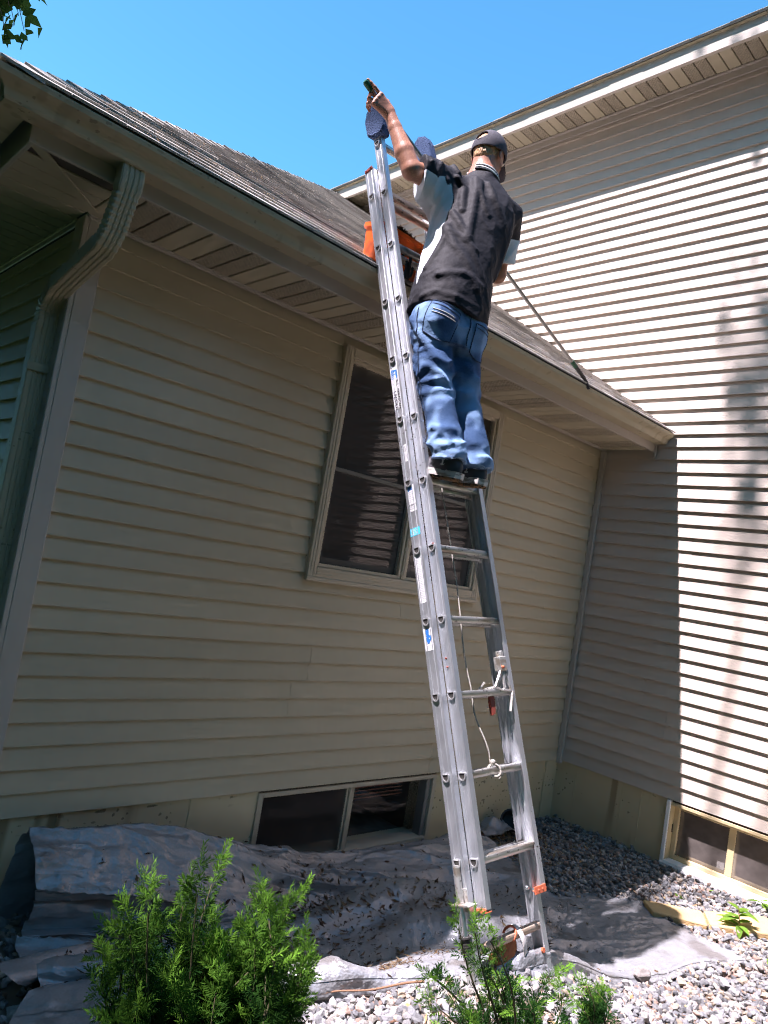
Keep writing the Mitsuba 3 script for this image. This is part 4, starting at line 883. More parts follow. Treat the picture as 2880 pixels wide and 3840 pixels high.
jf.d = np.maximum(jf.d, (1.822+.008*np.sin(x*60))-z).astype(np.float32); jf.d = np.maximum(jf.d, z-2.64).astype(np.float32)
jm = keep_big(jf.mesh()); jm = relax(jm, 2)
def denim(p, n, uv):
    g = noise(p.x*420, p.y*420, p.z*160)*.5+noise(p.x*150, p.y*150, p.z*520)*.5; a = fbm(p.x*9, p.y*9, p.z*7, 3)
    fade = smoothstep(.42, .62, a); hem = smoothstep(1.842, 1.828, p.z)
    c = mix((.020, .050, .125), (.23, .36, .56), .74*fade+.22*g)
    return mix(c, (.42, .50, .60), hem*smoothstep(.55, .75, noise(p.x*60, p.y*60, p.z*200))*.6)
def denim_bump(p, n, uv): return noise(p.x*420, p.y*420, p.z*160)*.5+fbm(p.x*70, p.y*70, p.z*70, 3)*.5
mat('m_denim', two(bump(prin(proc(denim), .85, spec=.15, sheen=.3), denim_bump, .003)))
mat('m_denim_p', two(bump(prin(proc(lambda p, n, uv: denim(p, n, uv)*1.12), .85, spec=.15), denim_bump, .003)))
mat('m_thread', two(prin((.02, .035, .07), .8))); mat('m_thread_w', two(prin((.62, .60, .54), .8)))
JE = add('jeans', jm, 'm_denim', MAN, smooth=True)
# pockets wrap the surface: project an outline patch on to the cloth
from scipy.spatial import cKDTree
jt = cKDTree(jm.vertices); jn = jm.vertex_normals
def onto(P, h):
    d, i = jt.query(P, k=6); w = 1/(d+1e-4); w /= w.sum(1, keepdims=True); n = (jn[i]*w[..., None]).sum(1); n /= np.linalg.norm(n, axis=1, keepdims=True); c = (jm.vertices[i]*w[..., None]).sum(1)
    off = ((P-c)*n).sum(1); return P-n*(off-h)[:, None], n
def pocket(c, ux, w, hgt, key):
    ux = n3(ux); uz = n3(np.array([0, 0, 1.])-ux*ux[2]); nrm = np.cross(ux, uz); N = 14
    S_g, T_g = np.meshgrid(np.linspace(-1, 1, N), np.linspace(0, 1, N), indexing='ij'); low = np.where(T_g < .25, (.25-T_g)/.25*0, 0)
    zz = (T_g-.5)*hgt-(1-np.abs(S_g))*hgt*.13*(1-T_g)**3
    P = (np.array(c)+S_g[..., None]*ux*w/2*(1-.06*(1-T_g))[..., None]+zz[..., None]*uz).reshape(-1, 3)
    Q, n = onto(P, .0035)
    from scipy.ndimage import gaussian_filter1d as gf
    Q = gf(gf(Q.reshape(N, N, 3), 1.2, 0, mode='nearest'), 1.2, 1, mode='nearest').reshape(-1, 3); F = [f for i in range(N-1) for k in range(N-1) for f in ([i*N+k, (i+1)*N+k, (i+1)*N+k+1], [i*N+k, (i+1)*N+k+1, i*N+k+1])]
    add('pocket', trimesh.Trimesh(Q, F, process=False), 'm_denim_p', JE, smooth=True)
    q = Q.reshape(N, N, 3); nn = n.reshape(N, N, 3)
    ring = [q[i, N-1] for i in range(N-1, -1, -1)][::-1]
    edge = [q[0, k] for k in range(N-1, -1, -1)]+[q[i, 0] for i in range(N)]+[q[N-1, k] for k in range(N)]
    add('stitching', cat(tube(edge, .0022, 5), tube([q[i, N-1]+nn[i, N-1]*.001 for i in range(N)], .0024, 5), tube([q[i, N-3]+nn[i, N-3]*.001 for i in range(1, N-1)], .0015, 5)), 'm_thread', JE)
    if key: add('stitching', cat(tube([q[i, 9]+nn[i, 9]*.0015 for i in range(2, 11)], .0016, 5), tube([q[i, 8]+nn[i, 8]*.0015 for i in range(2, 12)], .0014, 5)), 'm_thread_w', JE)
pocket((1.135, -1.035, 2.440), (.72, -.69, -.22), .145, .150, True); pocket((1.345, -1.10, 2.405), (1, .0, -.08), .135, .150, False)
sq, sn = onto(np.array([(1.250, -1.12, zz) for zz in np.linspace(2.36, 2.54, 16)]), .003); add('stitching', tube(sq, .0022, 5), 'm_thread', JE)
sq, sn = onto(np.array([(1.07+.0*t, -.94-.10*t, 2.50-.62*t) for t in np.linspace(0, 1, 40)]), .003); add('stitching', tube(sq, .0020, 5), 'm_thread', JE)
# ---- shoes
mat('m_shoe', two(bump(prin((.06, .058, .066), .7), lambda p, n, uv: noise(p.x*200, p.y*200, p.z*200), .002)))
mat('m_sole', two(prin(proc(lambda p, n, uv: mix((.52, .50, .47), (.30, .26, .22), smoothstep(.50, .75, noise(p.x*40, p.y*40, p.z*140)))), .7)))
mat('m_tread', two(prin(proc(lambda p, n, uv: mix((.24, .13, .06), (.05, .04, .03), smoothstep(.48, .56, noise(p.x*90, p.y*90, 3)))), .8)))
def shoe(an, yaw, heel_drop):
    O = Polygon([(-.034, -.07), (-.026, -.088), (0, -.095), (.026, -.088), (.035, -.07), (.036, -.02), (.040, .06), (.046, .11), (.040, .16), (.018, .190), (-.010, .195), (-.036, .172), (-.046, .12), (-.040, .06), (-.034, -.02)]).buffer(.006)
    sole = prism(O, .028); tread = prism(O.buffer(-.004), .007); tread.apply_translation((0, 0, -.007))
    rib = [bbox(-.036, .036, y-.004, y+.004, -.011, -.006, .001) for y in np.arange(-.075, .17, .018)]
    f = Field((-.07, -.13, -.02), (.07, .23, .16), .005)
    f.ell((0, -.030, .045), (.042, .062, .055), np.eye(3), 0); f.ell((0, .085, .030), (.044, .105, .040), np.eye(3), .03); f.cone((0, -.03, .06), (0, -.025, .11), .042, .040, .02); f.cone((0, .0, .075), (0, .09, .05), .030, .026, .02)
    u = f.mesh(); v = u.vertices; v[:, 2] = np.maximum(v[:, 2], .010); u = trimesh.Trimesh(v, u.faces, process=False)
    a = math.radians(yaw); ax, ay = np.array([math.cos(a), math.sin(a), 0]), np.array([-math.sin(a), math.cos(a), heel_drop]); ay = n3(ay); az = np.cross(ax, ay)
    o = np.array(an); S = uniq(MAN+'__shoe')
    add('upper', frame(u, o, ax, ay, az), 'm_shoe', S, smooth=True); add('sole', frame(sole, o, ax, ay, az), 'm_sole', S, smooth=30); add('tread', frame(cat(tread, *rib), o, ax, ay, az), 'm_tread', S)
    lg = prism(Polygon([(-.010, 0), (.010, 0), (.012, .007), (.003, .005), (.003, .018), (.011, .024), (-.011, .024), (-.003, .018), (-.003, .005), (-.012, .007)]), .001)
    add('emblem', frame(lg, o-ax*.046+ay*-.02+az*.045, ay, az, -ax), 'm_white', S)
shoe(J['anL']+np.array([.010, .030, -.079]), 2, .10); shoe(J['anR']+np.array([.010, .030, -.082]), -10, .06)
# ------------------------------------------------------------------ silver tarp
from scipy.interpolate import PchipInterpolator
COL = [
 [(.08,-.06,-.40),(.08,-.09,-.2),(.10,-.14,-.03),(.10,-.24,-.02),(.10,-.34,-.10),(.12,-.37,-.22),(.11,-.31,-.33),(.08,-.33,-.365),(.06,-.45,-.35),(.05,-.60,-.35),(.05,-.68,-.36),(-.05,-.78,-.33),(-.12,-.88,-.34)],
 [(.42,-.08,-.40),(.42,-.10,-.2),(.43,-.15,-.03),(.45,-.25,-.04),(.46,-.36,-.13),(.47,-.41,-.24),(.46,-.40,-.34),(.45,-.45,-.39),(.44,-.55,-.35),(.42,-.70,-.34),(.40,-.76,-.39),(.3,-.9,-.33),(.20,-1.02,-.31)],
 [(.93,-.1,-.42),(.93,-.13,-.25),(.94,-.18,-.11),(.95,-.26,-.13),(.96,-.36,-.22),(.96,-.44,-.32),(.96,-.50,-.41),(.95,-.60,-.42),(.9,-.75,-.36),(.85,-.9,-.36),(.75,-1.08,-.31),(.69,-1.17,-.18),(.65,-1.22,-.27)],
 [(1.55,-.16,-.47),(1.56,-.18,-.40),(1.57,-.21,-.31),(1.57,-.27,-.33),(1.57,-.36,-.36),(1.56,-.45,-.42),(1.54,-.55,-.455),(1.48,-.68,-.35),(1.40,-.8,-.40),(1.3,-1.0,-.37),(1.12,-1.22,-.28),(1.02,-1.36,-.14),(.98,-1.40,-.24)],
 [(2.14,-.17,-.47),(2.15,-.19,-.42),(2.16,-.22,-.345),(2.16,-.3,-.36),(2.15,-.4,-.40),(2.13,-.5,-.44),(2.1,-.6,-.465),(2.0,-.74,-.33),(1.85,-.95,-.39),(1.65,-1.15,-.34),(1.42,-1.42,-.22),(1.27,-1.56,-.08),(1.22,-1.60,-.19)],
 [(2.75,-.18,-.48),(2.76,-.2,-.43),(2.78,-.22,-.36),(2.78,-.32,-.41),(2.77,-.45,-.43),(2.75,-.6,-.45),(2.68,-.75,-.455),(2.5,-.95,-.42),(2.25,-1.2,-.41),(2.0,-1.4,-.33),(1.75,-1.58,-.21),(1.62,-1.70,-.10),(1.58,-1.75,-.18)],
 [(3.2,-.2,-.48),(3.2,-.22,-.44),(3.2,-.26,-.42),(3.2,-.36,-.45),(3.18,-.5,-.46),(3.12,-.68,-.462),(3.00,-.85,-.462),(2.95,-1.0,-.455),(2.78,-1.15,-.455),(2.6,-1.35,-.445),(2.46,-1.55,-.41),(2.38,-1.70,-.37),(2.34,-1.77,-.38)],
 [(3.22,-.2,-.48),(3.22,-.22,-.455),(3.22,-.26,-.44),(3.22,-.36,-.455),(3.20,-.5,-.463),(3.14,-.68,-.463),(3.03,-.86,-.463),(3.18,-1.0,-.46),(3.20,-1.15,-.458),(3.15,-1.36,-.455),(3.05,-1.55,-.455),(2.98,-1.70,-.458),(2.95,-1.765,-.462)],
 [(3.23,-.2,-.48),(3.23,-.22,-.455),(3.23,-.26,-.44),(3.23,-.36,-.455),(3.21,-.5,-.463),(3.15,-.68,-.463),(3.05,-.87,-.463),(3.36,-1.07,-.46),(3.50,-1.22,-.46),(3.45,-1.44,-.46),(3.435,-1.70,-.46),(3.44,-1.86,-.462),(3.445,-1.93,-.465)]]
COL = np.array(COL); COL[2:5, 9:, 1] -= .07; COL[2:5, 9:, 0] -= .03; UK = np.array([0, .37, .86, 1.45, 2.0, 2.6, 3.15, 3.65, 4.0]); NV, NU = 230, 420
vk = np.linspace(0, 1, 13); TP = PchipInterpolator(UK, PchipInterpolator(vk, COL, axis=1)(np.linspace(0, 1, NV)), axis=0)(np.linspace(0, 4.0, NU))
tu, tv = np.meshgrid(np.linspace(0, 4, NU), np.linspace(0, 1, NV), indexing='ij')
nrm = np.cross(np.gradient(TP, axis=0), np.gradient(TP, axis=1)); nrm /= np.linalg.norm(nrm, axis=-1, keepdims=True)+1e-9; nrm *= np.sign(nrm[..., 2:]+.25)
flat = sstep(2.6, 3.5, tu)
fo = lambda a, b, s, o=3: meshkit.fbm(np.stack([tu*a, tv*b, tu*0], -1), o, s)-.5
wav = .17*(1-flat)*fo(.8, 8, 21)*sstep(.3, .45, tv)*sstep(1.0, .86, tv)+.034*(1-.75*flat)*fo(3.0, 9, 22)+.007*(1-.4*flat)*fo(12, 16, 23)
rdg = 1-np.abs(2*meshkit.noise(np.stack([tu*.9+tv*1.6, tv*11-tu*1.2, tu*0], -1), 31)-1); wav += .050*(1-.88*flat)*(rdg**4)*sstep(.05, .2, tv)*sstep(1, .9, tv)
rdg2 = 1-np.abs(2*meshkit.noise(np.stack([tu*7+tv*5, tv*22-tu*6, tu*0], -1), 32)-1); wav += .0060*rdg2**5
for a_, b_, k_, am in ((14, 44, 33, .0030), (31, 88, 34, .0018), (6, 60, 35, .0045)):
    rr_ = 1-np.abs(2*meshkit.noise(np.stack([tu*a_+tv*b_*.35, tv*b_-tu*a_*.5, tu*0], -1), k_)-1); wav += am*rr_**4
TP = TP+nrm*wav[..., None]
gz_ = ground_z(TP[..., 0], TP[..., 1]); TP[..., 2] = np.maximum(TP[..., 2], gz_+.012)
TP[..., 1] = np.minimum(TP[..., 1], .010)
TF = [f for i in range(NU-1) for j in range(NV-1) for f in ([i*NV+j, (i+1)*NV+j, (i+1)*NV+j+1], [i*NV+j, (i+1)*NV+j+1, i*NV+j+1])]
def tarp_col(p, n, uv):
    st = fbm(p.x*3.1, p.y*3.1, p.z*3.1, 4); w = noise(p.x*160, p.y*160, p.z*160)
    c = mix((.215, .222, .232), (.34, .345, .355), st); dirt = smoothstep(.58, .74, fbm(p.x*7+4, p.y*7, p.z*7, 4))
    return mix(c, (.12, .10, .085), dirt*.6)*(.92+.16*w)
def tarp_bump(p, n, uv): return fbm(p.x*24, p.y*24, p.z*24, 4)+.25*noise(p.x*150, p.y*150, p.z*150)
mat('m_tarp', two(bump(prin(proc(tarp_col), .31, .25, spec=.6), tarp_bump, .008)))
TARP = thing('tarp', 'large crumpled silver tarp with leaf debris bunched along the wall under the ladder', 'tarp')
tm = trimesh.Trimesh(TP.reshape(-1, 3), TF, process=False)
add('sheet', tm, 'm_tarp', TARP, smooth=True)
# stitched hem strips along the two long edges and one curled flap at the left end
def strip(j0, j1, h):
    Q = (TP+nrm*h)[:, j0:j1]; k = j1-j0
    return trimesh.Trimesh(Q.reshape(-1, 3), [f for i in range(NU-1) for j in range(k-1) for f in ([i*k+j, (i+1)*k+j, (i+1)*k+j+1], [i*k+j, (i+1)*k+j+1, i*k+j+1])], process=False)
add('hem', strip(34, 49, .003), 'm_tarp', TARP, smooth=True); add('hem', strip(NV-27, NV-12, .003), 'm_tarp', TARP, smooth=True)
cu = []
for i, s in enumerate(np.linspace(0, 1, 40)):
    c = np.array([-.02, -.62, -.31])*(1-s)+np.array([.46, -.50, -.33])*s; r = .052*(1-.75*s)
    for t in np.linspace(-.6, 4.0, 26):
        rr = r*(1+.12*math.sin(3*t+6*s)); cu.append(c+np.array([-.06*(1-s)*math.sin(t), -rr*math.cos(t), rr*math.sin(t)*.9]))
add('curled_flap', trimesh.Trimesh(np.array(cu), [f for i in range(39) for j in range(25) for f in ([i*26+j, (i+1)*26+j, (i+1)*26+j+1], [i*26+j, (i+1)*26+j+1, i*26+j+1])], process=False), 'm_tarp', TARP, smooth=True)
mat('m_grommet', two(prin((.16, .10, .06), .5, .5)))
def grommet(u, j):
    i = int(u/4*(NU-1)); c = TP[i, j]+nrm[i, j]*.005; z = nrm[i, j]; x = n3(np.cross(z, [0, .3, 1])); y = np.cross(z, x)
    ring = tube([c+.0085*(math.cos(t)*x+math.sin(t)*y) for t in np.linspace(0, 2*math.pi, 17)], .0034, 6)
    disc = frame(trimesh.creation.cylinder(.006, .003, sections=12), c, x, y, z); g = add('grommet', ring, 'm_grommet', TARP, smooth=True); add('hole', disc, 'm_plug', g)
for u in (.55, .95, 1.28, 1.72, 2.17, 2.62, 3.05): grommet(u, 41)
for u in (.6, 1.45, 2.2, 2.95, 3.4): grommet(u, NV-18)
# ---- leaf debris lying on the tarp
tmf = TP.reshape(-1, 3); nf = nrm.reshape(-1, 3)
wgt = np.zeros(len(tmf))
for (x, y, s, a) in ((1.17, -1.12, .11, 1.2), (1.28, -1.25, .08, 1.6), (1.05, -.98, .13, .8), (1.62, -1.15, .12, .8), (1.95, -.85, .22, .45), (1.3, -.85, .3, .5), (.42, -.62, .16, .7), (.7, -.8, .2, .45), (2.3, -1.2, .3, .15), (1.6, -.6, .35, .25), (2.6, -.7, .3, .12)):
    wgt += a*np.exp(-((tmf[:, 0]-x)**2+(tmf[:, 1]-y)**2)/s**2)
wgt *= (nf[:, 2] > .45); wgt /= wgt.sum()
pick = np.random.default_rng(17).choice(len(tmf), 4200, p=wgt)
ki = iter(pick)
def tpos(R): i = next(ki); return tmf[i]+np.r_[R.normal(0, .006, 2), .004+abs(R.normal(0, .004))], nf[i]
v, f, c = litter(2400, tpos, .0085, 9); v2, f2, c2 = litter(900, tpos, .018, 10)
cc = np.vstack([c*.30, c2*.36])
add('leaf_debris', (np.vstack([v, v2]), np.vstack([f, f2+len(v)])), 'm_vcol', color=cc, label='dark wet leaf scraps raked out of the gutter, scattered over the tarp', cat='leaf debris', kind='stuff')

# ------------------------------------------------------------------ gravel
edge = np.vstack([TP[:, 0, :2], TP[-1, :, :2], TP[::-1, -1, :2], TP[0, ::-1, :2]])
tpoly = Polygon(edge).buffer(0).buffer(-.035)
PAV = [[(3.503, -1.229), (3.745, -1.495), (3.565, -1.605), (3.395, -1.350)], [(3.752, -1.503), (4.105, -1.738), (3.90, -1.90), (3.575, -1.617)], [(4.113, -1.744), (4.48, -1.93), (4.33, -2.11), (3.91, -1.908)]]
ppoly = shapely.union_all([Polygon(p) for p in PAV])
def stones(n, seed, region, smin, smax, sub, skip, layers=1):
    R = np.random.default_rng(seed); base = trimesh.creation.icosphere(sub, 1.0); bv, bfc = np.array(base.vertices), np.array(base.faces)
    V, F, C = [], [], []; k = 0; grid = {}
    pts = np.c_[R.uniform(region[0], region[1], n), R.uniform(region[2], region[3], n)]
    inside = shapely.contains_xy(skip, pts[:, 0], pts[:, 1]); pts = pts[~inside]; gz = ground_z(pts[:, 0], pts[:, 1])
    pal = np.array([[.33, .32, .315], [.23, .23, .235], [.42, .39, .36], [.38, .27, .22], [.45, .42, .37], [.17, .17, .175], [.40, .32, .24], [.28, .28, .28]])
    for (x, y), z in zip(pts, gz):
        s = smin+(smax-smin)*R.beta(1.6, 2.6)
        c = (int(x/.024), int(y/.024)); lv = grid.get(c, 0)
        if lv >= 2+layers: continue
        grid[c] = lv+1
        q = bv*(1+R.normal(0, .16, (len(bv), 1)))*np.array([1, R.uniform(.6, .95), R.uniform(.42, .75)])*s*.58
        # cut by random planes: crushed, angular stone
        for _ in range(2):
            m = R.normal(size=3); m /= np.linalg.norm(m); h = s*R.uniform(.16, .36); d = q@m; q = q-np.maximum(d-h, 0)[:, None]*m
        a = R.uniform(0, 6.28); t = R.normal(0, .35, 2); ca, sa = math.cos(a), math.sin(a)
        M = np.array([[ca, -sa, 0], [sa, ca, 0], [0, 0, 1]])@np.array([[1, 0, t[0]], [0, 1, t[1]], [-t[0], -t[1], 1]])
        V.append(q@M.T+[x, y, z+.010+lv*.011]); F.append(bfc+k); k += len(bv)
        col = pal[R.choice(8, p=[.2, .18, .12, .10, .1, .12, .08, .1])]*R.uniform(.5, 1.05); C.append(np.tile(col, (len(bv), 1)))
    return np.vstack(V), np.vstack(F), np.vstack(C)
skipA = tpoly.union(ppoly)
g1 = stones(24000, 41, (.1, 4.40, -2.35, .0), .019, .050, 0, skipA)
g2 = stones(3500, 42, (-1.2, .3, -2.0, .0), .022, .055, 0, skipA)
def stone_col(p, n, uv):
    return mi.Color3f(1.0)
g3 = stones(9000, 43, (1.2, 4.40, -3.3, -2.35), .022, .050, 0, skipA)
V = np.vstack([g1[0], g2[0], g3[0]]); Fs = np.vstack([g1[1], g2[1]+len(g1[0]), g3[1]+len(g1[0])+len(g2[0])]); Cs = np.vstack([g1[2], g2[2], g3[2]])
mat('m_gravel', two(bump(prin(dict(type='mesh_attribute', name='vertex_color'), .85, spec=.25), lambda p, n, uv: fbm(p.x*130, p.y*130, p.z*130, 3), .003)))
add('gravel', (V, Fs), 'm_gravel', color=Cs, label='bed of mixed grey, pink and tan crushed stone around the foundation', cat='gravel', kind='stuff')
# dry leaves among the stones
def gpos(R):
    while True:
        x, y = R.uniform(.3, 4.2), R.uniform(-2.3, -.05)
        if R.uniform() < .5: x, y = 3.45+R.normal(0, .25), -.30+R.normal(0, .16)
        if not skipA.contains(shapely.Point(x, y)) and y < -.03 and x < 4.33: break
    return np.array([x, y, float(ground_z(x, y))+.034]), n3((R.normal(0, .3), R.normal(0, .3), 1))
v, f, c = litter(800, gpos, .016, 12)
add('dry_leaves', (v, f), 'm_vcol', color=c*1.3, label='curled dry tan and brown leaves caught between the stones', cat='dry leaves', kind='stuff')

# ------------------------------------------------------------------ tan edging blocks
def paver_col(p, n, uv):
    g = noise(p.x*300, p.y*300, p.z*300); a = fbm(p.x*9, p.y*9, 1, 3); return mix((.42, .27, .12), (.58, .42, .22), .5*g+.5*a)
mat('m_paver', two(bump(prin(proc(paver_col), .9, spec=.2), lambda p, n, uv: fbm(p.x*160, p.y*160, p.z*160, 3), .006)))
for p, lab in zip(PAV, ('tan edging block nearest the corner of the tarp', 'middle tan edging block with a leafy weed in front', 'tan edging block at the right edge of the photo, partly cut off')):
    P = Polygon(p).buffer(-.012).buffer(.012, quad_segs=3); m = prism(P, .075); P2 = prism(P.buffer(-.006), .004); P2.apply_translation((0, 0, .075))
    top = trimesh.convex.convex_hull(np.vstack([m.vertices, P2.vertices])); c = np.mean(p, 0); top.apply_translation((0, 0, float(ground_z(*c))-.028))
    add('edging_block', top, 'm_paver', label=lab, cat='edging block', group='tan edging blocks in the gravel')
# ------------------------------------------------------------------ rock on the tarp, twig, bag, bucket, hook
def lump(c, r, seed, amp=.3, sub=3):
    m = trimesh.creation.icosphere(sub, 1.0); v = m.vertices*(1+amp*(meshkit.fbm(m.vertices*1.6+seed, 3, seed)-.5)[:, None]*2); R = np.random.default_rng(seed)
    for _ in range(6):
        n = n3(R.normal(size=3)); d = v@n; v = v-np.maximum(d-.72, 0)[:, None]*n
    return trimesh.Trimesh(v*np.array(r)+np.array(c), m.faces, process=False)
mat('m_rock', two(bump(prin(proc(lambda p, n, uv: mix((.14, .115, .10), (.34, .31, .29), fbm(p.x*40, p.y*40, p.z*40, 4))), .9), lambda p, n, uv: fbm(p.x*80, p.y*80, p.z*80, 3), .005)))
add('rock', lump((2.44, -1.74, -.355), (.052, .040, .030), 5), 'm_rock', smooth=25, label='fist sized mottled rock weighing down the near corner of the tarp', cat='rock')
mat('m_twig', two(prin((.24, .13, .075), .85)))
tp = spline([(.72, -1.35, .0), (.82, -1.40, .0), (.92, -1.52, .0), (1.02, -1.60, .0)], 24); tp[:, 2] = ground_z(tp[:, 0], tp[:, 1])+.052+.006*np.sin(np.linspace(0, 9, 24))
add('twig', tube(tp, np.linspace(.0022, .0045, 24), 7), 'm_twig', smooth=True, label='thin brown twig lying across the gravel by the front edge of the tarp', cat='twig')
# bag on the lowest rung
hang = Lp(.20, BB_-.01, -12*S_)
bgf = Field(hang+[-.16, -.14, -.30], hang+[.19, .13, .06], .006)
bgf.union(loft([hang[2]-.27, hang[2]-.22, hang[2]-.14, hang[2]-.06, hang[2]-.005], [(hang[0]+.055, hang[1]-.0), (hang[0]+.045, hang[1]), (hang[0]+.02, hang[1]), (hang[0]-.0, hang[1]), (hang[0]-.0, hang[1])], [.095, .110, .098, .070, .042], [.035, .045, .045, .034, .014], [0]*5), hang+[-.15, -.1, -.28], hang+[.18, .1, .02], 0)
Pb = bgf.block(bgf.lo, bgf.lo+bgf.h*bgf.n)[1]; bgf.d -= (.022*(meshkit.fbm(Pb*np.array([26, 26, 7]), 3, 3)-.5)).astype(np.float32)
bgm = relax(keep_big(bgf.mesh()), 3)
def bag_col(p, n, uv):
    t = (p.x-1.40)*14+(p.z+.12)*9; s = smoothstep(.42, .47, dr.abs(t*.5-dr.floor(t*.5)-.5)); return mix(mix((.40, .135, .05), (.22, .075, .035), fbm(p.x*20, p.y*20, p.z*20, 3)), (.13, .115, .095), s*.9)
mat('m_bag', two(bump(prin(proc(bag_col), .8), lambda p, n, uv: fbm(p.x*50, p.y*50, p.z*50, 3), .006)))
BAG = thing('cloth_bag', 'rust orange cloth bag with grey bands hanging from the lowest ladder rung', 'bag')
add('pouch', bgm, 'm_bag', BAG, smooth=True)
st = [hang+np.array([.045, .03, .005]), hang+np.array([.05, .0, .028]), hang+np.array([.055, -.03, .012]), hang+np.array([.075, -.05, -.06]), hang+np.array([.095, -.055, -.16]), hang+np.array([.11, -.05, -.24])]
mat('m_strap', two(prin((.58, .55, .52), .8)))
add('strap', sweep(np.array([(-.013, -.0015), (.013, -.0015), (.013, .0015), (-.013, .0015)]), spline(st, 24), np.array([1, .15, .1])), 'm_strap', BAG, smooth=True)
add('hook', tube([hang+np.array([.02+.016*math.sin(t), -.026*math.cos(t), .004+.026*math.sin(t)]) for t in np.linspace(-.5, 3.4, 14)], .005, 7), 'm_orange_rust', BAG, smooth=True)
# orange bucket on the roof edge behind the ladder
def rrect(w, d, r, n=6): return np.array(Polygon([(-w+r, -d+r), (w-r, -d+r), (w-r, d-r), (-w+r, d-r)]).buffer(r, quad_segs=n).exterior.coords)[:-1]
def ringloft(secs):
    k = len(secs[0]); V = np.vstack(secs); F = [f for i in range(len(secs)-1) for j in range(k) for f in ([i*k+j, i*k+(j+1) % k, (i+1)*k+(j+1) % k], [i*k+j, (i+1)*k+(j+1) % k, (i+1)*k+j])]
    V = np.vstack([V, secs[0].mean(0), secs[-1].mean(0)]); c0, c1 = len(V)-2, len(V)-1; e = (len(secs)-1)*k
    F += [[c0, (j+1) % k, j] for j in range(k)]+[[c1, e+j, e+(j+1) % k] for j in range(k)]
    m = trimesh.Trimesh(V, F, process=False); m.fix_normals(); return m
bo = np.array([1.253, -.475, 2.832]); bax = (n3((1, .0, .0)), n3((0, 1, .18)), n3((0, -.18, 1)))
def bsec(w, d, z, dy=0.): q = rrect(w, d, .04); return bo+q[:, :1]*bax[0]+(q[:, 1:]+dy)*bax[1]+z*bax[2]
mat('m_orange', two(prin(proc(lambda p, n, uv: mix((.75, .125, .018), (.42, .075, .02), smoothstep(.5, .75, fbm(p.x*16, p.y*16, p.z*16, 3)))), .38, spec=.5)))
BU = thing('bucket', 'orange plastic bucket heaped with leaf scraps on the roof edge behind the ladder', 'bucket')
add('shell', ringloft([bsec(.150, .055, 0), bsec(.160, .062, .01), bsec(.178, .080, .17), bsec(.170, .072, .17), bsec(.150, .054, .012)]), 'm_orange', BU, smooth=35)
add('rim', ringloft([bsec(.180, .082, .158), bsec(.186, .088, .160), bsec(.186, .088, .180), bsec(.172, .074, .180), bsec(.172, .074, .166)]), 'm_orange', BU, smooth=35)
0 and add('foot_rib', cat(*[ringloft([bsec(.162+.010*k, .064+.011*k, .02+.05*k), bsec(.166+.010*k, .068+.011*k, .024+.05*k), bsec(.164+.010*k, .066+.011*k, .030+.05*k)]) for k in (0, 1)]), 'm_orange', BU, smooth=35)
def bpos(R):
    a, b = R.uniform(-1, 1, 2); h = .165+.055*max(0, 1-a*a-b*b)*R.uniform(.5, 1.1); return bo+a*.16*bax[0]+b*.062*bax[1]+h*bax[2], n3(R.normal(0, 1, 3)+[0, 0, .6])
v, f, c = litter(900, bpos, .017, 14)
add('leaf_heap', (v, f), 'm_vcol', BU, color=c*.55, kind='stuff')
HK = thing('bucket_hook', 'black hook and strap hanging below the rung between bucket and man', 'hook')
hb = Lp(.135, -.04, -.62)
add('hook', tube(spline([hb+np.array([0, .03, .02]), hb+np.array([0, .0, .04]), hb+np.array([0, -.03, .01]), hb+np.array([.006, -.028, -.05]), hb+np.array([.02, -.02, -.085]), hb+np.array([.035, -.02, -.06]), hb+np.array([.03, -.02, -.03])], 30), .008, 8), 'm_blackplastic', HK, smooth=True)
add('strap', cat(bbox(hb[0]-.018, hb[0]+.020, hb[1]-.030, hb[1]-.018, hb[2]-.10, hb[2]-.015, .004), tube([hb+np.array([-.01, -.02, -.09]), hb+np.array([-.016, -.02, -.18]), hb+np.array([-.006, -.015, -.25])], .004, 6)), 'm_blackplastic', HK, smooth=30)
# scrap of torn tarp and a dark pot in the corner
q = np.stack(np.meshgrid(np.linspace(-1, 1, 26), np.linspace(-1, 1, 20), indexing='ij'), -1).reshape(-1, 2)
qv = np.c_[3.40+q[:, 0]*.17, -.16+q[:, 1]*.10, -.43+.09*meshkit.fbm(np.c_[q*2.1, q[:, :1]*0], 4, 6)+.05*np.exp(-((q[:, 0]-.3)**2+(q[:, 1]-.6)**2)*3)]
add('tarp_scrap', trimesh.Trimesh(qv, [f for i in range(25) for j in range(19) for f in ([i*20+j, (i+1)*20+j, (i+1)*20+j+1], [i*20+j, (i+1)*20+j+1, i*20+j+1])], process=False), 'm_tarp', smooth=True, label='small crumpled grey scrap of tarp against the foundation behind the ladder', cat='tarp scrap')
pot = trimesh.creation.revolve(np.array([(0, 0), (.060, 0), (.075, .12), (.080, .12), (.080, .135), (.070, .135), (.066, .12), (.055, .012), (0, .012)]), sections=28)
pot.apply_transform(trimesh.transformations.rotation_matrix(1.15, (.6, -.8, 0))); pot.apply_translation((3.66, -.09, -.40))
add('plant_pot', pot, 'm_blackplastic', smooth=35, label='dark empty pot lying on its side in the gravel by the foundation', cat='pot')

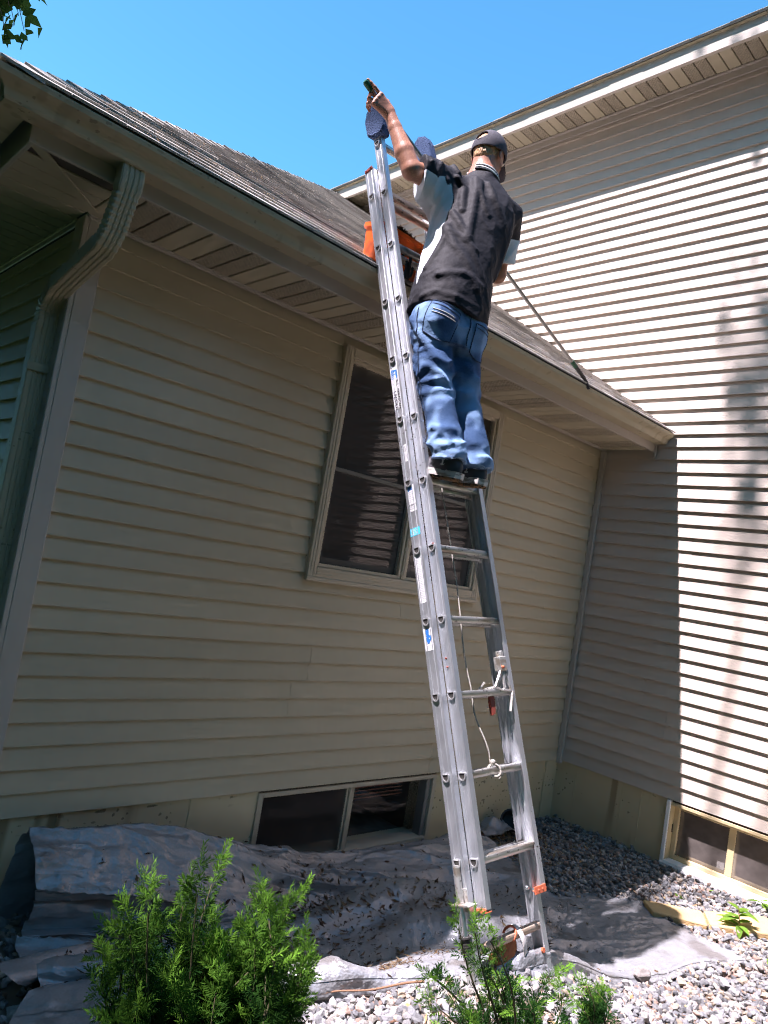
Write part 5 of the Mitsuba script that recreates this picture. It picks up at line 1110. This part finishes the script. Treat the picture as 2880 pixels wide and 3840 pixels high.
# ------------------------------------------------------------------ small weeds
mat('m_leaf_vc', dict(type='principledthin', base_color=dict(type='mesh_attribute', name='vertex_color'), roughness=.55, diff_trans=.9, spec_trans=0.0))
def leafmesh(o, d, up, ln, w, bend=.3, n=6, lobes=False):
    d = n3(d); s = n3(np.cross(d, up)); u = np.cross(s, d); V, F = [], []
    for i in range(n+1):
        t = i/n; ww = w*math.sin(math.pi*min(1, t*.92+.06))**.8*(1-t*.35) if i < n else 0
        c = np.array(o)+d*ln*t-u*bend*ln*t*t; V += [c-s*ww+u*ww*.25, c, c+s*ww+u*ww*.25]
    for i in range(n):
        a = 3*i; F += [[a, a+3, a+4], [a, a+4, a+1], [a+1, a+4, a+5], [a+1, a+5, a+2]]
    return np.array(V), np.array(F)
def joinvf(L): V, F, C, k = [], [], [], 0; [ (V.append(v), F.append(f+0), C.append(c)) for v, f, c in L ]; off = np.cumsum([0]+[len(v) for v in V]); return np.vstack(V), np.vstack([f+o for f, o in zip(F, off)]), np.vstack(C)
def weed(x, y, h, nl, ls, seed, label, dirs=None):
    R = np.random.default_rng(seed); o = np.array([x, y, float(ground_z(x, y))]); k = thing('weed', label, 'weed')
    stem = spline([o, o+[.01, .0, h*.5], o+[.0, .015, h]], 10); add('stem', tube(stem, np.linspace(.004, .002, 10), 6), 'm_twig', k, smooth=True)
    for i in range(nl):
        t = .35+.65*(i//2)/max(1, nl//2); a = R.uniform(0, 6.28) if dirs is None else dirs[i % len(dirs)]; c = np.array([.17, .30, .045])*R.uniform(.75, 1.2)
        vf = leafmesh(stem[min(9, int(t*9))], (math.cos(a), math.sin(a), R.uniform(-.2, .5)), (0, 0, 1), ls*R.uniform(.75, 1.15), ls*.2, R.uniform(.2, .6))
        add('leaf', vf, 'm_leaf_vc', k, smooth=True, color=np.tile(c, (len(vf[0]), 1)))
weed(3.74, -1.71, .16, 14, .12, 2, 'leafy bright green seedling in front of the middle edging block')
weed(4.30, -1.66, .07, 9, .09, 3, 'low green weed beside the white window frame at the right edge')
weed(4.25, -1.38, .03, 5, .05, 4, 'tiny green sprout under the basement window frame'); weed(3.89, -1.28, .03, 5, .045, 6, 'tiny green sprout in the gravel behind the edging blocks')
k = thing('weed', 'maple seedling with a broad lobed leaf below the tip of the tarp', 'weed'); o = np.array([3.41, -1.99, float(ground_z(3.41, -1.99))])
add('stem', tube([o, o+[0, 0, .06]], .003, 6), 'm_twig', k)
lb = []
for a, l in ((0, 1.0), (.75, .85), (-.75, .85), (1.7, .5), (-1.7, .5)):
    v, f = leafmesh(o+[0, 0, .062], (math.cos(a-1.2), math.sin(a-1.2), .15), (0, 0, 1), .085*l, .024*l, .15); lb.append((v, f, np.tile([.20, .34, .05], (len(v), 1))))
v, f, c = joinvf(lb); add('leaf', (v, f), 'm_leaf_vc', k, color=c, smooth=True)

# ------------------------------------------------------------------ yew shrubs
mat('m_yewstem', two(prin((.07, .06, .03), .85)))
def yew(name_label, base, tips, seed, side=9, light=1.0, nl=34):
    R = np.random.default_rng(seed); base = np.array(base); k = thing('yew_shrub', name_label, 'shrub')
    wood, NV_, NF_, NC_ = [], [], [], []; off = 0
    def shoot(o, d, ln, up, young):
        nonlocal off
        d = n3(d); n = int(nl*ln/.07); s = n3(np.cross(d, up)); u = np.cross(s, d)
        for i in range(n):
            t = (i+.5)/n; sg = 1 if i % 2 else -1; c = o+d*ln*t+u*R.normal(0, .001)
            L_ = .022*(1-.35*t)*R.uniform(.8, 1.2); dd = n3(d*(.55+.5*t)+s*sg*(.95-.35*t)+u*R.normal(.25, .38)); w = .0017; p = n3(np.cross(dd, u+s*.1))
            q = [c-p*w*.6, c+dd*L_*.5-p*w+u*.001, c+dd*L_, c+dd*L_*.5+p*w+u*.001]
            NV_.extend(q); NF_.extend([[off, off+1, off+2], [off, off+2, off+3]]); off += 4
            g = np.array([.019, .058, .013])*(1-young)+np.array([.17, .34, .04])*young; g = g*R.uniform(.75, 1.25)*(1+.35*t*young); NC_.extend([g]*4)
    for tip in tips:
        tip = np.array(tip); m = base*.45+tip*.55+np.array([R.normal(0, .04), R.normal(0, .05), .05]); P = spline([base+R.normal(0, .02, 3)*[1, 1, 0], base*.75+m*.25+[0, 0, .04], m, tip], 30)
        wood.append(tube(P[::3], np.linspace(.006, .0016, 10), 5))
        for i in range(9, 30):
            t = i/29
            if t < .5 and R.uniform() < .45: continue
            d = n3(P[min(29, i+1)]-P[i-1]); cnt_ = 1+(R.uniform() < side/12)+(t > .5 and R.uniform() < side/16)
            for _ in range(cnt_):
                a = R.uniform(0, 6.28); x = n3(np.cross(d, [.3, .2, 1])); y = np.cross(d, x); out = math.cos(a)*x+math.sin(a)*y
                yg = float(np.clip((t-.80)*3.2+R.normal(0, .15), 0, 1))*light; shoot(P[i], d*.45+out*.9+np.array([0, 0, .12]), R.uniform(.022, .050)*(1-.2*t), out+[0, 0, .6], yg)
        shoot(P[29]-d*.02, d, .07, np.array([.3, -.4, 1]), 1.0*light)
    add('stems', cat(*wood), 'm_yewstem', k, smooth=True)
    add('needles', (np.array(NV_), np.array(NF_)), 'm_leaf_vc', k, color=np.array(NC_), kind='stuff')
YT = [(-0.188, -1.897, 0.666), (-0.065, -1.792, 0.596), (-0.352, -1.985, 0.706), (-0.258, -1.792, 0.576), (-0.371, -1.945, 0.612), (-0.359, -1.918, 0.55), (-0.333, -1.821, 0.474), (-0.388, -1.922, 0.483), (-0.362, -1.888, 0.39), (-0.415, -2.013, 0.426), (-0.168, -1.839, 0.26), (-0.104, -1.891, 0.285), (-0.045, -1.941, 0.583), (0.169, -1.831, 0.462), (0.027, -1.947, 0.515), (0.02, -1.911, 0.474), (-0.095, -1.988, 0.51), (-0.054, -1.923, 0.443), (-0.0, -1.971, 0.448), (0.07, -1.957, 0.402), (0.228, -1.84, 0.25), (0.04, -1.953, 0.323), (0.009, -1.904, 0.283), (-0.14, -1.785, 0.528), (-0.066, -1.789, 0.436), (-0.266, -1.846, 0.471), (-0.239, -1.89, 0.397), (-0.159, -1.954, 0.424), (-0.333, -1.981, 0.412)]
R9 = np.random.default_rng(90)
YT = [(a, b, c-.05*max(0, (c-.5)/.15)) for a, b, c in YT]
YT = YT+[(float(-.10+.25*math.cos(a)*r), float(-1.92+.16*math.sin(a)*r), float(z)) for a, r, z in zip(R9.uniform(0, 6.28, 130), R9.uniform(.05, .95, 130)**.6, R9.uniform(.0, .47, 130)**1.0)]
yew('largest dark green yew shrub, on the left in front of the tarp', (-.13, -1.93, -.12), YT, 51, side=13, light=.8)
YR = [(0.709, -1.926, 0.355), (0.671, -2.017, 0.381), (0.588, -2.097, 0.416), (0.769, -1.995, 0.263), (0.756, -1.965, 0.232), (0.998, -1.937, 0.091), (0.394, -2.112, 0.341), (0.604, -2.014, 0.222), (0.508, -2.028, 0.211), (1.242, -1.992, 0.038), (1.084, -1.949, 0.072), (0.904, -1.952, 0.078), (0.669, -2.018, 0.136), (1.092, -2.018, 0.027), (0.979, -1.969, 0.016)]
YR = YR+[(float(.88+.34*math.cos(a)*r), float(-2.05+.10*math.sin(a)*r), float(z)) for a, r, z in zip(R9.uniform(0, 6.28, 16), R9.uniform(.2, 1, 16)**.6, R9.uniform(-.08, .14, 16))]
yew('low green yew shrub in front of the ladder foot at the bottom of the photo', (.93, -2.06, -.20), YR, 52, side=3, light=.9)
YS = [(1.202, -2.081, 0.116), (1.342, -2.041, 0.037), (1.443, -2.049, 0.003), (1.416, -2.043, -0.027), (1.337, -2.079, -0.02), (1.355, -2.042, -0.071), (1.245, -2.079, 0.053), (1.22, -2.085, 0.028)]
yew('small bright yellow-green yew sprig to the right of the ladder foot', (1.27, -2.10, -.19), YS, 53, side=3, light=1.15)
# ------------------------------------------------------------------ trees that shade the left side, and added ones that block sky light
mat('m_bark', two(bump(prin(proc(lambda p, n, uv: mix((.10, .08, .06), (.24, .21, .17), fbm(p.x*9, p.y*9, p.z*3, 4))), .95), lambda p, n, uv: fbm(p.x*14, p.y*14, p.z*4, 3), .03)))
SD = SUN
def leaves(pts, size, seed, base=(.045, .095, .022)):
    R = np.random.default_rng(seed); n = len(pts); d = R.normal(size=(n, 3)); d[:, 2] -= .6; d /= np.linalg.norm(d, axis=1, keepdims=True)
    s = np.cross(d, R.normal(size=(n, 3))); s /= np.linalg.norm(s, axis=1, keepdims=True); u = np.cross(s, d); L_ = size*R.uniform(.7, 1.3, (n, 1)); w = L_*.36
    V = np.stack([pts, pts+d*L_*.38-s*w+u*w*.3, pts+d*L_, pts+d*L_*.38+s*w+u*w*.3], 1).reshape(-1, 3); a = np.arange(n)*4
    F = np.vstack([np.c_[a, a+1, a+2], np.c_[a, a+2, a+3]]); C = np.repeat(np.array(base)*R.uniform(.6, 1.4, (n, 1))*np.array([1, 1, 1]), 4, 0); return V, F, C
def limb(p, q, r0, r1, seed, n=8):
    R = np.random.default_rng(seed); t = np.linspace(0, 1, n)[:, None]; P = np.array(p)*(1-t)+np.array(q)*t; P[1:-1] += R.normal(0, .04*np.linalg.norm(np.array(q)-p), (n-2, 3)); return tube(P, np.linspace(r0, r1, n), 8)
# tree one: trunk left of the house, tall crown reaching over the left half of the yard
R0_ = np.random.default_rng(61)
def shade(u, v):
    """how much of the crown stands over the place (u, v) that it shades at ground level"""
    f = u-np.interp(v, [-3.4, -2.9, -2.4, -1.9, -1.4, -1.05, -.5, 1.0], [9, .5, .06, .12, .44, .62, 1.5, 2.2])
    a = sstep(.12, -.55, f)
    b = .40*sstep(5.1, 5.7, u)*sstep(7.2, 6.3, u)*sstep(-1.30, -1.62, v)*sstep(-2.6, -2.0, v)
    c = .28*sstep(.15, .6, v)*sstep(2.4, 1.6, v)*sstep(1.0, 2.2, u)*sstep(4.2, 3.4, u)
    return np.maximum(np.maximum(a, b), c)
N = 230000
u = R0_.uniform(-5.5, 7.2, N); v = R0_.uniform(-6.6, 2.6, N); t = R0_.uniform(8.2, 12.6, N)
cl = meshkit.noise(np.stack([u*1.9, v*1.9, t*.35], -1), 7)*.6+meshkit.noise(np.stack([u*4.5, v*4.5, t*.6], -1), 8)*.4
sh_ = shade(u, v); keep = R0_.uniform(size=N) < sh_*np.where(sh_ > .9, sstep(.16, .38, cl), sstep(.40, .60, cl)); keep &= ((u+.8)/7.0)**2+((v+1.9)/5.0)**2 < 1.5
t = np.where(u > 4.4, t+5.0, t)
P = np.c_[u+SD[0]*t, v+SD[1]*t, t][keep]
keep2 = np.random.default_rng(5).uniform(size=len(P)) < .78; P = P[keep2]
v_, f_, c_ = leaves(P, .15, 62)
TR = thing('tree', 'tall leafy tree left of the house whose lowest twigs show in the top left corner', 'tree')
trunk = np.array([(-6.8, 2.6, -.6), (-6.7, 2.5, 2.5), (-6.4, 2.1, 5.5), (-6.0, 1.6, 8.0), (-5.6, 1.2, 10.5)])
add('trunk', tube(spline(trunk, 24), np.linspace(.34, .12, 24), 14), 'm_bark', TR, smooth=True)
lim = [limb(trunk[2], P[i], .09, .012, i) for i in np.random.default_rng(8).choice(len(P), 26)]+[limb(trunk[3], (-.6, .3, 11.6), .12, .02, 3), limb((-5.2, 1.2, 11.5), (-3.0, .9, 16.5), .08, .02, 4)]
add('limbs', cat(*lim), 'm_bark', TR, smooth=True)
# hanging twig seen against the sky at the top left
tw0 = np.array([-2.6, 2.4, 6.6]); hangs = []
for i, e in enumerate([(-0.292, 1.473, 4.168), (-0.22, 1.559, 4.199), (-0.177, 1.599, 4.316), (-0.189, 1.496, 4.097), (-0.193, 1.76, 4.249), (-0.29, 1.448, 4.008), (-0.35, 1.602, 4.164), (-0.253, 1.767, 4.451), (-.40, 1.5, 4.25), (-.42, 1.6, 4.35)]):
    q = spline([tw0, (-1.6, 2.15, 6.0), np.array(e)+(-.25, .10, .55), e], 30); hangs.append(q)
add('hanging_twigs', cat(limb(trunk[2], tw0, .07, .02, 9), *[tube(q, np.linspace(.014, .002, 30), 5) for q in hangs]), 'm_bark', TR, smooth=True)
hl = np.vstack([q[int(26+3.9*s)]+R0_.normal(0, .055, 3)+[-.02, 0, .02] for q in hangs for s in R0_.uniform(0, .99, 30)])
vl, fl_, cl_ = leaves(hl, .085, 63, (.05, .10, .022))
# small drooping leaves get a mid crease so that they are not flat
add('crown', (np.vstack([v_, vl]), np.vstack([f_, fl_+len(v_)])), 'm_leaf_vc', TR, color=np.vstack([c_, cl_]), kind='stuff')
# unseen trees added around the yard to hold back sky light
def added_tree(x, y, h, r, seed, label, n=14000):
    R = np.random.default_rng(seed); k = thing('tree', label, 'tree', 'added trees round the yard that hold back sky light'); zb = -.4
    add('trunk', tube([(x, y, zb), (x+.1, y, zb+h*.3), (x+.05, y+.1, zb+h*.75)], [.22, .17, .06], 10), 'm_bark', k, smooth=True)
    p = R.normal(size=(n*2, 3)); p /= np.linalg.norm(p, axis=1, keepdims=True); p *= (R.uniform(.12, 1, (n*2, 1))**.45); lump_ = meshkit.noise(p*3.1+seed, seed); p = p[lump_ > .36][:n]; q = p*np.array([r, r, h*.46])+[x, y, zb+h*.54]
    v, f, c = leaves(q, .46, seed+1, (.032, .062, .016)); add('crown', (v, f), 'm_leaf_vc', k, color=c, kind='stuff')
for i, (x, y, h, r) in enumerate([(-8.8, -4.6, 12, 3.8), (-5.0, -9.8, 8, 3.6), (.4, -12.6, 9, 4.4), (6.0, -13.0, 9, 4.4), (12.5, -12.6, 8.5, 4.4), (-10, .6, 13, 4.2), (17.0, -8.0, 9, 4.0), (-5.2, 2.4, 10, 2.9), (-4.9, 6.0, 10, 2.9), (-4.9, -1.3, 6.5, 1.8)]):
    added_tree(x, y, h, r, 70+i, 'added leafy tree '+('at the far left of the yard', 'left behind the camera', 'straight behind the camera', 'right behind the camera', 'far right behind the camera', 'beside the left wall, the tall one', 'to the right of the tall wing', 'close to the left wall of the low wing', 'at the back of the left wall', 'left of the camera')[i]+', outside the picture')
